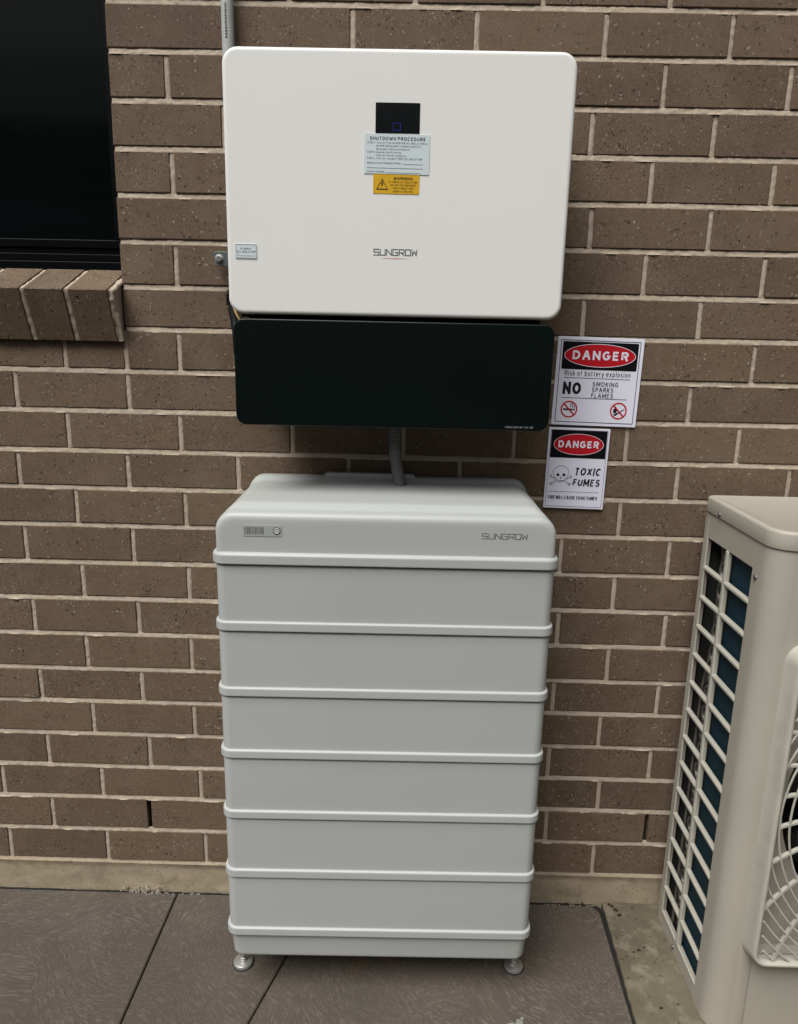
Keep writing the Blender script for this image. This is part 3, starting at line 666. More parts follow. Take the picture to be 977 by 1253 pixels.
for r in range(NROW):
    J = row_joints(r); rnd = random.Random(100 + r)
    for xa, xb in zip(J[:-1], J[1:]):
        if WIN_R0 <= r < WIN_R1:
            if xb > WIN_X0 and xa < WIN_X0: xb = WIN_X0 + .005
            elif xa < REV and xb > WIN_X0:
                if xb <= REV + .03: continue
                xa = REV - .005
        a, b = xa + .0052, xb - .0052
        if b - a < .02: continue
        top = -.0052
        z = [zc(r, a) + .0052, zc(r + 1, a) + top, zc(r, b) + .0052, zc(r + 1, b) + top]
        if r == 14 and a < .12 and b > WIN_X0:
            z[1] = z[3] = 1.262
        vis = (xb > -.47 and xa < 1.92 and r <= 23)
        if vis:
            m = MB(); brick_geo(m, a, b, z[0], z[1], z[2], z[3], .055, rnd)
            m.build('brick', 'brick', wall, smooth=False); nb += 1
        else: brick_geo(far, a, b, z[0], z[1], z[2], z[3], .055, rnd)
    # perpends
    for x in J[1:-1]:
        if WIN_R0 <= r < WIN_R1 and WIN_X0 - .02 < x < REV + .03: continue
        if any(w[0] == r and abs(w[1] - x) < .03 for w in WEEP): continue
        if -.6 < x < 2.0 and r < 24:
            zt = zc(r + 1, x) - .004
            if r == 14 and x < .12: zt = 1.262
            strip((x, zc(r, x) + .004), (x + rnd.uniform(-.001, .001), zt), .0052, True, r * 3.1)
        else: mort.box(x - .006, x + .006, .002, .05, CL[r] + .004, CL[r + 1] - .004)
for k in range(NROW + 1):
    xs, xe = -.6, 2.0
    z0 = CL[k]
    if WIN_R0 <= k <= WIN_R1: xs = REV + .0025
    if k < 25:
        xx = xs
        while xx < xe - .001:
            x2 = min(xx + .2, xe); strip((xx, zc(k, xx)), (x2, zc(k, x2)), .0052, False, k * 5.3); xx = x2
        if not (WIN_R0 <= k <= WIN_R1): mort.box(XL, xs, .002, .05, z0 - .006, z0 + .006)
        mort.box(xe, XR, .002, .05, z0 - .006, z0 + .006)
    else: mort.box(XL, XR, .002, .05, z0 - .006, z0 + .006)
# the body of the wall behind the faces (inner leaf), open at the window
def back_box(x0, x1, z0, z1): mort.box(x0, x1, .05, .24, z0, z1)
back_box(XL, XR, -.005, CL[WIN_R0] - .002)
back_box(XL, WIN_X0 + .01, CL[WIN_R0] - .002, CL[WIN_R1]); back_box(REV + .004, XR, CL[WIN_R0] - .002, CL[WIN_R1])
back_box(XL, XR, CL[WIN_R1], CL[-1])
# mortar smears on the footing and a lump at the sill end
mort.build('mortar', 'mortar', wall, angle=60)
if far.v: tag(far.build('brick', 'brick', wall, smooth=False), kind='stuff')

# sloping brick-on-edge window sill
sill = empty('window_sill'); sill.parent = wall
TH = radians(21.6); ux = Vector((0, cos(TH), sin(TH))); uz = Vector((0, sin(TH), -cos(TH)))    # along the slope, down the face
LIP = Vector((0, -.055, 1.3628))
def sill_brick(m, x0, x1, rnd, grow=0.0):
    j = lambda s=.0006: rnd.uniform(-s, s)
    c = .0016
    def P(x, a, d): q = LIP + ux * a + uz * d; return (x, q.y, q.z)
    Lg, H = .150, .110
    rings = [[P(x0, Lg, 0), P(x1, Lg, 0), P(x1, Lg, H), P(x0, Lg, H)],
             [P(x0 + j(), c - grow, 0 - grow), P(x1 + j(), c - grow, 0 - grow), P(x1 + j(), c - grow, H + j()), P(x0 + j(), c - grow, H + j())],
             [P(x0 + c, j() - grow, c), P(x1 - c, j() - grow, c), P(x1 - c, j() - grow, H - c), P(x0 + c, j() - grow, H - c)]]
    m.rings(rings)
rnd = random.Random(5); farS = MB()
xr = .1185; k = 0
while xr > WIN_X0 + .05:
    x1 = xr - k * .0890; x0 = x1 - .0785
    if x0 < WIN_X0: break
    if k < 7: m = MB(); sill_brick(m, x0, x1, rnd); m.build('brick', 'brick', sill, smooth=False)
    else: sill_brick(farS, x0, x1, rnd)
    k += 1
tag(farS.build('brick', 'brick', sill, smooth=False), kind='stuff')
sm = MB()
# joints in the sill: gridded ribbons following top and face, slightly proud in places
for q in range(0, 8):
    xc = xr - q * .0890 + .00525 if q else None
    x0, x1 = (xc - .0068, xc + .0068) if q else (.1170, REV + .0012)
    NA, NX = 46, (5 if q else 9); vv = []
    for i in range(NA + 1):
        s = i / NA * .255 - .145      # <0 on the top, >0 on the face
        for jx_ in range(NX + 1):
            x = x0 + (x1 - x0) * jx_ / NX; e = abs(2 * jx_ / NX - 1)
            rec = .0022 + .0028 * e ** 3 - .002 * nz(x * 90, s * 90, q)
            if not q:
                rec = .003 - .004 * max(0, nz(s * 30, x * 60, 3.)) + .003 * nz(x * 120, s * 120)
                rec += (.006 + .008 * nz(s * 25, 7)) * (jx_ == 0) + (.004 if jx_ == NX else 0) + .006 * max(0, nz(s * 42, x * 42, 4.))
            a, d = (-s, 0) if s < 0 else (0, s)
            nrm = -uz if s < -.006 else (-ux if s > .006 else (-uz - ux).normalized())
            P_ = LIP + ux * max(a, 0) + uz * d - nrm * rec
            vv.append((x, P_.y, P_.z))
    sm.add(vv, [(i * (NX + 1) + k2, i * (NX + 1) + k2 + 1, (i + 1) * (NX + 1) + k2 + 1, (i + 1) * (NX + 1) + k2) for i in range(NA) for k2 in range(NX)])
# core under the bricks
def P3(x, a, d): q = LIP + ux * a + uz * d; return (x, q.y, q.z)
sm.rings([[P3(WIN_X0, .012, .012), P3(WIN_X0, .14, .012), P3(WIN_X0, .14, .105), P3(WIN_X0, .012, .105)],
          [P3(REV - .004, .012, .012), P3(REV - .004, .14, .012), P3(REV - .004, .14, .105), P3(REV - .004, .012, .105)]])
sm.build('mortar', 'mortar', sill, angle=60)

# window: black aluminium frame, rails, dark pane
win = empty('window'); win.parent = wall
wf = MB()
wx0, wx1 = WIN_X0 + .012, REV + .003
wf.cbox(wx0, wx1, .058, .12, 1.398, 1.424, .0015)           # sill member of the frame
wf.cbox(wx0, wx1, .066, .12, 1.4245, 1.4400, .0015)
wf.cbox(wx0, wx1, .074, .12, 1.4405, 1.452, .001)
wf.cbox(.1085, wx1 - .0005, .060, .12, 1.4525, 2.16, .0015)       # right jamb
wf.cbox(wx0 + .0005, wx0 + .03, .060, .12, 1.4525, 2.16, .0015)
wf.build('frame', 'window_black', win)
ws = MB()
ws.cbox(wx0 + .03, .108, .070, .10, 1.4525, 1.4695, .0015)
ws.cbox(.0945, .108, .0705, .10, 1.470, 2.12, .0015)
ws.cbox(wx0 + .031, wx0 + .05, .0705, .10, 1.470, 2.12, .0015)
ws.cbox(wx0 + .03, .108, .070, .10, 2.1205, 2.14, .0015)
ws.build('sash', 'window_black', win)
wp = MB(); wp.box(wx0 + .04, .098, .084, .090, 1.466, 2.13); wp.build('pane', 'pane_glass', win, smooth=False)
wb = MB(); wb.box(wx0, wx1, .121, .24, 1.39, 2.2); wb.build('reveal_lining', 'black_plastic', win, smooth=False)

# ------------------------------------------------------------------ inverter
IY = -.195
inv = empty('solar_inverter', (.700, 0, 1.12), label='white wall mounted solar inverter with black lower cover and stickers', cat='inverter')
IM = Matrix.Translation((-.700, 0, -1.12))
def ip(mb, name, m, parent=inv, M=IM, **k): return mb.build(name, m, parent, M=M if parent is inv else None, **k)
m = MB(); m.plate(.6972, 1.5368, .6025, .4362, .027, IY + .034, IY, .0065, 8); ip(m, 'front_cover', 'white_powder')
m = MB(); m.plate(.6965, 1.5363, .578, .412, .02, -.022, IY + .0338, 0, 5); ip(m, 'casing', 'galv')
m = MB(); m.plate(.6965, 1.2135, .5870, .1945, .020, IY + .030, IY, .003, 8); ip(m, 'lower_cover', 'cover_black')
m = MB(); m.cbox(.425, .968, IY + .0302, -.03, 1.125, 1.318, .004); ip(m, 'terminal_box', 'black_plastic')
m = MB()
for x in (.44, .50, .58, .66, .74, .81, .88, .94): m.box(x, x + .02, IY + .016, IY + .030, 1.3115, 1.3195)
m.tube([(.415, IY + .02, 1.316), (.60, IY + .022, 1.3155), (.80, IY + .019, 1.316), (.965, IY + .022, 1.3145)], .0022, 8)
ip(m, 'hinge', 'black_plastic')
m = MB(); m.cbox(.3285, .400, -.026, -.020, 1.4135, 1.4420, .001); br_ = ip(m, 'mounting_bracket', 'galv')
m = MB(); m.lathe([(.0085, 0), (.0085, .0015), (.006, .002), (.0058, .0055), (.0045, .007), (.0022, .007), (.002, .005)], (.3395, -.026, 1.428), 'Y', 18); m.build('bolt', 'steel', br_)
# display with blue outlined square
m = MB(); m.plate((.6583 + .7345) / 2, 1.6475, .0760, .0480, .0015, IY + .001, IY - .0006, 0, 3); disp = ip(m, 'display', 'screen_black')
m = MB(); m.ringflat([(.6885, 1.6278), (.7022, 1.6278), (.7022, 1.6402), (.6885, 1.6402)], [(.6900, 1.6291), (.7007, 1.6291), (.7007, 1.6389), (.6900, 1.6389)], IY - .0006); m.build('icon', 'screen_blue', disp)

GLY = {'S': [[(1, 1), (0, 1), (0, .52), (1, .52), (1, 0), (0, 0)]], 'U': [[(0, 1), (0, 0), (1, 0), (1, 1)]], 'N': [[(0, 0), (0, 1)], [(0, 1), (1, 0)], [(1, 0), (1, 1)]],
       'G': [[(1, 1), (0, 1), (0, 0), (1, 0), (1, .5), (.5, .5)]], 'R': [[(0, 0), (0, 1), (1, 1), (1, .45), (0, .45)], [(.45, .45), (1, 0)]],
       'O': [[(0, 0), (0, 1), (1, 1), (1, 0), (0, 0)]], 'W': [[(0, 1), (.12, 0), (.5, .75), (.88, 0), (1, 1)]]}
def wordmark(mb, x0, z0, w, h, y, sw):
    n = 7; cw = w / (n + (n - 1) * .28); gp = cw * .28
    for i, ch in enumerate('SUNGROW'):
        for pl in GLY[ch]:
            mb.stroke([(x0 + i * (cw + gp) + p[0] * cw + .12 * p[1] * sw, z0 + p[1] * h) for p in pl], sw, y)
m = MB(); wordmark(m, .6582, 1.4245, .0765, .0098, IY, .0014); ip(m, 'wordmark', 'ink_grey', smooth=False)
m = MB(); m.poly([(.672, 1.4192), (.696, 1.4184), (.720, 1.4192), (.696, 1.4200)], IY); ip(m, 'underline', 'logo_red', smooth=False)

def sticker(name, x0, z0, x1, z1, m_, label, th=.0008, rot=0.):
    m = MB(); m.plate(0, 0, x1 - x0, z1 - z0, .0012, 0, -th, 0, 3)
    o = m.build(name, m_, inv, smooth=False, M=IM @ Matrix.Translation(((x0 + x1) / 2, IY + .0001, (z0 + z1) / 2)) @ Matrix.Rotation(rot, 4, 'Y'))
    o['label'] = label
    return o
st = sticker('sticker', .6393, 1.5585, .7523, 1.6222, 'label_white', 'pale sticker headed SHUTDOWN PROCEDURE', .0012, radians(.5))
m = MB(); y = -.0012; hw, hh = .0565, .0318
m.text('SHUTDOWN PROCEDURE', -.047, hh - .0098, .049, hh - .0044, y, bold=.018)
lines = [(-.051, -.0375, 'STEP 1.', .0155), (-.0355, .053, 'Turn off the INVERTER AC ISOLATOR or', .0155), (-.0355, .0405, 'INVERTER SUPPLY MAIN SWITCH', .0205), (-.0355, .0215, 'located in the Switchboard', .0255),
         (-.051, -.0375, 'STEP 2.', .0305), (-.0355, .0075, 'Isolate the PV array', .0305), (-.0355, .0165, 'Turn off the PV Isolators', .0355),
         (-.051, -.0375, 'STEP 3.', .0405), (-.0355, .044, 'Turn off the BATTERY DC ISOLATOR', .0405), (-.051, .008, 'Manufacturer/Supplier Name:', .0475), (-.051, -.019, 'Contact Number:', .0615)]
for (a, b, tx, dz) in lines: m.text(tx, a, hh - dz, b, hh - dz + .0029, y, bold=.006)
m.rect(.011, hh - .0478, .046, hh - .0474, y); m.rect(-.051, hh - .0545, .046, hh - .0541, y); m.rect(-.017, hh - .0618, .042, hh - .0614, y)
m.build('lettering', 'ink_grey', st, smooth=False)
st = sticker('sticker', .6556, 1.5265, .7361, 1.5580, 'label_yellow', 'yellow electrical WARNING sticker', .0008, radians(.4))
m = MB(); y = -.0008
tri = lambda s, cx=-.0245, cz=-.0015: [(cx - s, cz - s * .75), (cx + s, cz - s * .75), (cx, cz + s * 1.0)]
m.ringflat(tri(.0105), tri(.0085), y)
m.poly([(-.0235, .0055), (-.0268, -.0005), (-.0248, -.0005), (-.0262, -.0068), (-.0222, .0010), (-.0242, .0010), (-.0222, .0052)], y)
m.text('WARNING', -.005, .0070, .0285, .0118, y, bold=.02)
for i, (a, b, tx) in enumerate([(-.013, .037, 'PV ARRAY D.C. ISOLATORS'), (-.010, .034, 'DO NOT DE-ENERGISE'), (-.006, .0295, 'THE PV ARRAY AND'), (-.006, .0285, 'ARRAY CABLING')]):
    m.text(tx, a, .0020 - i * .0050, b, .0049 - i * .0050, y, bold=.008)
m.build('lettering', 'ink', st, smooth=False)
st = sticker('sticker', .4110, 1.4137, .4494, 1.4387, 'label_white', 'small pale isolator sticker at the lower left', .0012)
m = MB(); y = -.0012
m.ringflat(rr(.0365, .0230, .001, 2), rr(.0358, .0223, .001, 2), y)
m.text('PV ARRAY', -.010, .0030, .0095, .0060, y, bold=.01); m.text('D.C. ISOLATOR', -.0165, -.0022, .0165, .0010, y, bold=.01)
m.text('#', -.0155, -.0078, -.0128, -.0052, y); m.rect(-.011, -.0078, .0145, -.0075, y)
m.build('lettering', 'ink_grey', st, smooth=False)
m = MB(); m.text('clean power for all', .9085, 1.1213, .9600, 1.1258, IY, bold=.0, space=1.1); o = ip(m, 'lettering', 'ink_pale', smooth=False)

# ------------------------------------------------------------------ conduits and cables on the wall
cp = empty('conduit', (.3688, -.020, 1.36), label='grey plastic conduit pipe running up the wall behind the inverter', cat='conduit')
CM = Matrix.Translation((-.3688, .020, -1.36))
m = MB(); m.tube([(.3688, -.020, z) for z in (1.372, 1.6, 1.9, 2.3, 2.66)], .0116, 20); m.build('pipe', 'pvc_grey', cp, M=CM)
m = MB(); m.lathe([(.0150, 0), (.0150, .022), (.0125, .024), (.0125, .030)], (.3670, -.030, 1.338), 'Z', 18); m.build('gland', 'black_plastic', cp, M=CM)
m = MB(); rnd = random.Random(3); z = 1.822
def cyl_mark(mb, a0, a1, z0, z1, R_=.0118):
    pts = [(.3688 + R_ * sin(a0 + (a1 - a0) * i / 3), -.020 - R_ * cos(a0 + (a1 - a0) * i / 3)) for i in range(4)]
    v = [(p[0], p[1], z0) for p in pts] + [(p[0], p[1], z1) for p in pts]
    mb.add(v, [(i, i + 1, i + 5, i + 4) for i in range(3)])
while z < 1.880:
    h = rnd.choice((.0012, .0018, .0025)); big_ = z < 1.838
    if big_: h = .0035
    cyl_mark(m, -.22, .12 if big_ else .02 + rnd.random() * .1, z, z + h); z += h + (.0016 if big_ else rnd.choice((.0008, .0014)))
m.build('printed_marking', 'ink_grey', cp, M=CM, smooth=False)

m = MB(); m.tube([(.367, -.030, 1.345), (.368, -.05, 1.330), (.380, -.085, 1.31), (.3905, -.115, 1.285), (.3930, -.12, 1.25), (.398, -.12, 1.215), (.42, -.11, 1.195)], .0085, 12)
tag(m.build('cable', 'black_plastic'), 'thick black cable curving behind the left edge of the black cover', 'cable')
m = MB(); P_ = []
for i in range(13):
    t = i / 12; P_.append((.3865 + .024 * t ** 1.3, -.128 - .030 * t, 1.348 - .046 * t ** .8))
m.tube(P_, .0019, 8)
tag(m.build('cable', 'cable_yellow'), 'thin tan earth cable looping below the white cover', 'cable')

fc = MB(); pts = []; rad = []
N = 150
for i in range(N + 1):
    t = i / N; z = 1.13 - .150 * t
    x = .7000 + .012 * max(0, t - .45) ** 1.3 * 2.4; yy = -.082 + .030 * max(0, t - .5)
    pts.append((x, yy, z)); rad.append(.0116 + (.0010 if (i % 4) < 2 else -.0010))
fc.tube(pts, rad, 16)
tag(fc.build('flexible_conduit', 'flex_grey', angle=80), 'ribbed grey flexible conduit between inverter and battery', 'conduit')

# ------------------------------------------------------------------ signs
def sign(loc, tilt, w, h, label):
    o = empty('danger_sign', loc, (0, tilt, 0), label, 'sign')
    m = MB(); m.plate(0, 0, w, h, .002, 0, -.003, .0006, 2); m.build('board', 'sign_white', o)
    return o
def ell(cx, cz, a, b, n=48): return [(cx + a * cos(2 * pi * i / n), cz + b * sin(2 * pi * i / n)) for i in range(n)]
Y = -.0031
def shx(pts, k=.0): return pts
s1 = sign((1.1213, -.002, 1.1987), radians(1.0), .1790, .1830, 'larger square DANGER sign about battery explosion and no smoking, beside the black cover')
hw, hh = .0895, .0915
m = MB(); m.ringflat(rr(.1655, .1700, .001, 2), rr(.1630, .1675, .001, 2), Y)
m.plate(.0, .0535, .1570, .0565, .0025, Y, Y - .0003, 0, 3); m.build('black_panel', 'sign_black', s1, smooth=False)
m = MB(); m.poly(ell(0, .0545, .0735, .0232), Y - .0003); o = m.build('oval', 'sign_red', s1, smooth=False)
m = MB(); m.ringflat(ell(0, .0545, .0742, .0239), ell(0, .0545, .0731, .0228), Y - .0006, .0002); m.text('DANGER', -.0570, .0455, .0590, .0640, Y - .0006, bold=.030, t=.0003); m.build('lettering', 'sign_white', s1, smooth=False)
m = MB()
m.text('Risk of battery explosion', -.0700, .0120, .0675, .0225, Y, bold=.004, space=1.25)
m.rect(-.0700, .0072, .0675, .0082, Y); m.rect(-.0720, -.0344, .0655, -.0334, Y)
m.text('NO', -.0705, -.0265, -.0340, -.0010, Y, bold=.036)
for i, (tx, b) in enumerate((('SMOKING', .0440), ('SPARKS', .0345), ('FLAMES', .0350))):
    m.text(tx, -.0100 - i * .0003, -.0085 - i * .0119, b, .0010 - i * .0119, Y, bold=.012, shear=.08, space=1.25)
# cigarette with smoke
cx, cz = -.0545, -.0580
m.rect(cx - .0125, cz - .0022, cx + .0070, cz + .0012, Y)
m.rect(cx + .0080, cz - .0022, cx + .0118, cz + .0012, Y)
m.stroke([(cx + .008, cz + .003), (cx + .006, cz + .0055), (cx + .003, cz + .006), (cx + .002, cz + .010), (cx + .005, cz + .012)], .0011, Y)
m.stroke([(cx + .0115, cz + .003), (cx + .0112, cz + .007), (cx + .007, cz + .008), (cx + .006, cz + .0115), (cx + .009, cz + .0125)], .0011, Y)
# flame and match
cx2 = .0500
m.poly([(cx2 - .010, cz - .005), (cx2 - .0115, cz + .002), (cx2 - .008, cz + .0055), (cx2 - .0075, cz + .010), (cx2 - .0035, cz + .006), (cx2 - .0025, cz + .001), (cx2 - .005, cz - .004)], Y)
m.stroke([(cx2 - .0065, cz - .0095), (cx2 + .0115, cz + .0035)], .0020, Y); m.stroke([(cx2 - .0075, cz - .0085), (cx2 - .003, cz - .0055)], .0034, Y)
m.build('lettering', 'ink', s1, smooth=False)
m = MB()
for c in (cx, cx2):
    m = MB(); m.ringflat(ell(c, cz, .0178, .0178, 36), ell(c, cz, .0148, .0148, 36), Y)
    m.stroke([(c - .0112, cz + .0112), (c + .0112, cz - .0112)], .0028, Y - .0003)
    m.build('prohibition_symbol', 'sign_red', s1, smooth=False)

s2 = sign((1.0908, -.0048, 1.0143), radians(.8), .1300, .1755, 'smaller upright DANGER toxic fumes sign with skull, below the larger sign')
m = MB(); m.ringflat(rr(.1215, .1670, .001, 2), rr(.1203, .1658, .001, 2), Y)
m.plate(0, .0530, .1185, .0590, .001, Y, Y - .0003, 0, 2); m.build('black_panel', 'sign_black', s2, smooth=False)
m = MB(); m.poly(ell(0, .0530, .0528, .0222), Y - .0003); m.build('oval', 'sign_red', s2, smooth=False)
m = MB(); m.ringflat(ell(0, .0530, .0534, .0228), ell(0, .0530, .0525, .0219), Y - .0006, .0002); m.text('DANGER', -.0430, .0455, .0430, .0608, Y - .0006, bold=.030); m.build('lettering', 'sign_white', s2, smooth=False)
m = MB()
m.text('TOXIC', -.0035, -.0140, .0520, .0030, Y, bold=.026, shear=.18, space=1.1)
m.text('FUMES', -.0055, -.0375, .0520, -.0215, Y, bold=.026, shear=.18, space=1.0)
m.text('FIRE WILL CAUSE TOXIC FUMES', -.0560, -.0675, .0500, -.0595, Y, bold=.026, shear=.15)
kx, kz = -.0320, -.0130
m.poly(ell(kx - .0065, kz - .0010, .0034, .0030, 16), Y); m.poly(ell(kx + .0062, kz - .0008, .0034, .0030, 16), Y)
m.poly([(kx - .0018, kz - .0085), (kx + .0018, kz - .0085), (kx, kz - .0045)], Y)
m.build('lettering', 'ink', s2, smooth=False)
m = MB(); m.rect(-.0565, -.0510, .0530, -.0504, Y)
sk = [(kx + .0165 * cos(a), kz + .0045 + .0145 * sin(a)) for a in [radians(-28 + 236 * i / 20) for i in range(21)]]
sk += [(kx - .0128, kz - .008), (kx - .0090, kz - .0095), (kx - .0085, kz - .0135), (kx - .004, kz - .0165), (kx + .004, kz - .0165), (kx + .0085, kz - .0135), (kx + .0090, kz - .0095), (kx + .0128, kz - .008), (kx + .0150, kz - .0025)]
m.stroke(sk, .0007, Y)
m.stroke([(kx - .0065, kz - .0125), (kx, kz - .0140), (kx + .0065, kz - .0125)], .0006, Y)
for t_ in (-.004, -.002, 0, .002, .004): m.stroke([(kx + t_, kz - .0122), (kx + t_, kz - .0152)], .0005, Y)
for sx in (-1, 1):
    for (a, b) in (((.0125, -.0085), (.0195, -.0045)), ((.0115, -.0110), (.0190, -.0068)), ((.0085, -.0150), (.0180, -.0215)), ((.0105, -.0128), (.0200, -.0190))):
        m.stroke([(kx + sx * a[0], kz + a[1]), (kx + sx * b[0], kz + b[1])], .0006, Y)
    for (q, zz) in ((.0212, -.0028), (.0222, -.0062), (.0215, -.0195), (.0195, -.0225)):
        m.ringflat(ell(kx + sx * q, kz + zz, .0019, .0019, 12), ell(kx + sx * q, kz + zz, .0013, .0013, 12), Y)
m.build('skull_symbol', 'ink_grey', s2, smooth=False)

# ------------------------------------------------------------------ battery stack
bat = empty('battery_stack', (.3731, -.3006, GZ), (0, 0, .0158), 'tall pale grey stacked home battery cabinet on four steel feet', 'battery')
BW, BD = .6240, .285           # body width, depth; local origin at the rim's front left corner, ground level
RX, RYm = .3185, .1500         # plan centre in local coordinates
def plan(inset, z, r=.018, n=6):
    return [(p[0], p[1], z) for p in rr(BW - 2 * inset, BD - 2 * inset, max(r - inset, .002), n, RX, RYm - .002)]
def H(z): return z - GZ
rimz = [.8852, .7531, .6196, .4875, .3535, .2170, .0770]
rt = [.022, .0185, .0180, .0176, .0174, .0185, .0180]
for k in range(6):
    top = rimz[k] - rt[k] / 2 - .0016; zb = rimz[k + 1] - rt[k + 1] / 2; zt = rimz[k + 1] + rt[k + 1] / 2
    m = MB()
    m.rings([plan(.004, H(zb) - .0), plan(-.0048, H(zb)), plan(-.0056, H(zb) + .0007), plan(-.0058, H(zb) + .0018), plan(-.0058, H(zb) + .0030), plan(-.0056, H(zt) - .0048), plan(-.0056, H(zt) - .0036), plan(-.0053, H(zt) - .0022), plan(-.0042, H(zt) - .0009), plan(-.0012, H(zt) - .0001),
             plan(-.0004, H(zt)), plan(-.0004, H(zt) + .0006), plan(-.0005, H(zt) + .0040), plan(-.0010, H(top) - .010), plan(-.0010, H(top) - .004), plan(.001, H(top) - .0015), plan(.003, H(top))])
    m.build('battery_module', 'battery_grey', bat, angle=50)
    m = MB(); m.rings([plan(.006, H(top) - .001), plan(.006, H(top) + .004)]); m.build('gap_strip', 'rubber', bat)  # black strip added so the open gap under each rim looks dark
# plinth
m = MB(); t0 = rimz[6] - rt[6] / 2 - .0012
m.rings([plan(.010, H(.0085), .03), plan(.0070, H(.0089), .03), plan(.0054, H(.0100), .028), plan(.0046, H(.0120), .026), plan(.0042, H(.0148), .025), plan(.0041, H(.0163), .025), plan(.0022, H(.05), .022), plan(.0012, H(t0) - .001), plan(.003, H(t0))])
m.build('base', 'battery_grey', bat, angle=50)
# top unit with stepped, round shouldered lid
zb = rimz[0] - rt[0] / 2; zt = rimz[0] + rt[0] / 2
m = MB()
m.rings([plan(.004, H(zb)), plan(-.0058, H(zb)), plan(-.0068, H(zb) + .001), plan(-.0070, H(zb) + .002), plan(-.0070, H(zb) + .0035), plan(-.0070, H(zt) - .007), plan(-.0070, H(zt) - .0055), plan(-.0060, H(zt) - .0035), plan(-.0032, H(zt) - .0010), plan(.0015, H(zt)), plan(.004, H(zt) + .0004)])
m.build('rim', 'battery_grey', bat, angle=50)
def lidsec(y, ztop, hw, r, inset=0.):
    """cross-section in XZ at depth y with round shoulders"""
    x0, x1 = RX - hw, RX + hw; zb_ = H(zt) - .003; pts = [(x0, y, zb_)]
    n = 8
    for i in range(n + 1):
        a = pi - pi / 2 * i / n; pts.append((x0 + r + r * cos(a), y, H(ztop) - r + r * sin(a)))
    for i in range(n + 1):
        a = pi / 2 - pi / 2 * i / n; pts.append((x1 - r + r * cos(a), y, H(ztop) - r + r * sin(a)))
    pts.append((x1, y, zb_)); return pts
yF = RYm - .002 - BD / 2 + .001; hwF = BW / 2 - .0015
prof = [(0, .9480, -.0165, .030), (0, .9560, -.011, .030), (.0005, .9600, -.0065, .030), (.0020, .9640, -.003, .031), (.0045, .9672, -.0012, .032), (.008, .9690, 0, .033), (.012, .9698, 0, .033),
        (.020, .9702, 0, .033), (.022, .9704, 0, .033), (.026, .9712, -.0005, .034), (.030, .9735, -.002, .035), (.040, .9790, -.006, .037), (.044, .9806, -.008, .037), (.050, .9813, -.009, .037), (.054, .9815, -.009, .037), (.10, .9818, -.0095, .037),
        (.236, .9818, -.010, .036), (.241, .9822, -.0105, .035), (.246, .9845, -.011, .034), (.252, .9885, -.013, .033), (.257, .9902, -.0135, .032), (.262, .9905, -.0135, .032), (.276, .9905, -.014, .031), (.2835, .9890, -.015, .030)]
m = MB(); m.rings([lidsec(yF + a, z, hwF + dw, r) for (a, z, dw, r) in prof])
lid = m.build('top_unit', 'battery_grey', bat, angle=45)
# recessed status panel: bars, button
yP = yF - .0002
def loc(x): return x - .3731
px0, px1, pz0, pz1 = loc(.4321), loc(.5030), H(.9262), H(.9478)
m = MB(); m.plate((px0 + px1) / 2, (pz0 + pz1) / 2, px1 - px0, pz1 - pz0, .001, yP + .001, yP - .0005, .0003, 2); sp_ = m.build('status_panel', 'panel_grey', bat)
m = MB(); x = px0 + .0035
for w in (.0012, .0016, .0018, .0012, .0013, .0016, .0013, .0012, .0017, .0016):
    m.rect(x, pz0 + .0042, x + w, pz1 - .0042, yP - .0005); x += .0036
m.ringflat(ell(px1 - .0095, (pz0 + pz1) / 2, .0073, .0073, 28), ell(px1 - .0095, (pz0 + pz1) / 2, .0061, .0061, 28), yP - .0005)
m.build('indicator_bar', 'ink_grey', sp_, smooth=False)
m = MB(); m.lathe([(.0060, 0), (.0058, .0008), (.0046, .0012), (.0038, .0006), (.0020, .0005), (.0016, .0010)], (px1 - .0095, yP - .0005, (pz0 + pz1) / 2), 'Y', 22); m.build('button', 'battery_grey', sp_)
m = MB(); wordmark(m, loc(.8662), H(.9300), .0820, .0098, yF + .0002, .0013); m.build('wordmark', 'ink_grey', bat, smooth=False)
# wall bracket behind the lid
m = MB(); m.plate(loc(.6510), H(.955), .1960, .0860, .010, .276, .262, .002, 5); m.build('wall_bracket', 'battery_grey', bat)
for (fx, fy) in ((.388, -.214), (.9935, -.2115), (.39, -.055), (.99, -.055)):
    lx, ly = fx - .3731, fy + .3006
    m = MB(); m.lathe([(.0205, 0), (.0215, .0012), (.0217, .0050), (.0205, .0072), (.0185, .0082), (.0100, .0096), (.0085, .0120)], (lx, ly, .0005), 'Z', 28)
    f_ = m.build('levelling_foot', 'steel', bat)
    m = MB()
    m.lathe([(.0070, 0), (.0078, .0008), (.0078, .0062), (.0070, .007)], (lx, ly, .0125), 'Z', 6); m.lathe([(.0085, 0), (.0092, .0008), (.0092, .0072), (.0085, .008)], (lx, ly, .0260), 'Z', 6)
    m.tube([(lx, ly, .012 + .0015 * i) for i in range(56)], [.0046 + (.0005 if i % 2 else -.0004) for i in range(56)], 12)
    m.build('threaded_rod', 'steel', f_)
    m = MB(); m.lathe([(.0235, 0), (.0235, .0016)], (lx, ly, -.0003), 'Z', 28); m.build('rubber_pad', 'rubber', f_)

# ------------------------------------------------------------------ air conditioner
AX, AYB, AYF, AZB, AZT = 1.3655, -.045, -.350, GZ + .004, .972
ac = empty('air_conditioner', (AX + .4, (AYB + AYF) / 2, AZB), label='beige outdoor air conditioner unit with side grille and round fan guard', cat='air conditioner')
AM = Matrix.Translation((-(AX + .4), -(AYB + AYF) / 2, -AZB))
AW = .92; ax1 = AX + AW
def ab(mb, name, m_, **k): return mb.build(name, m_, ac, M=AM, **k)
ZS = .938                     # underside of the lid
RC = .042
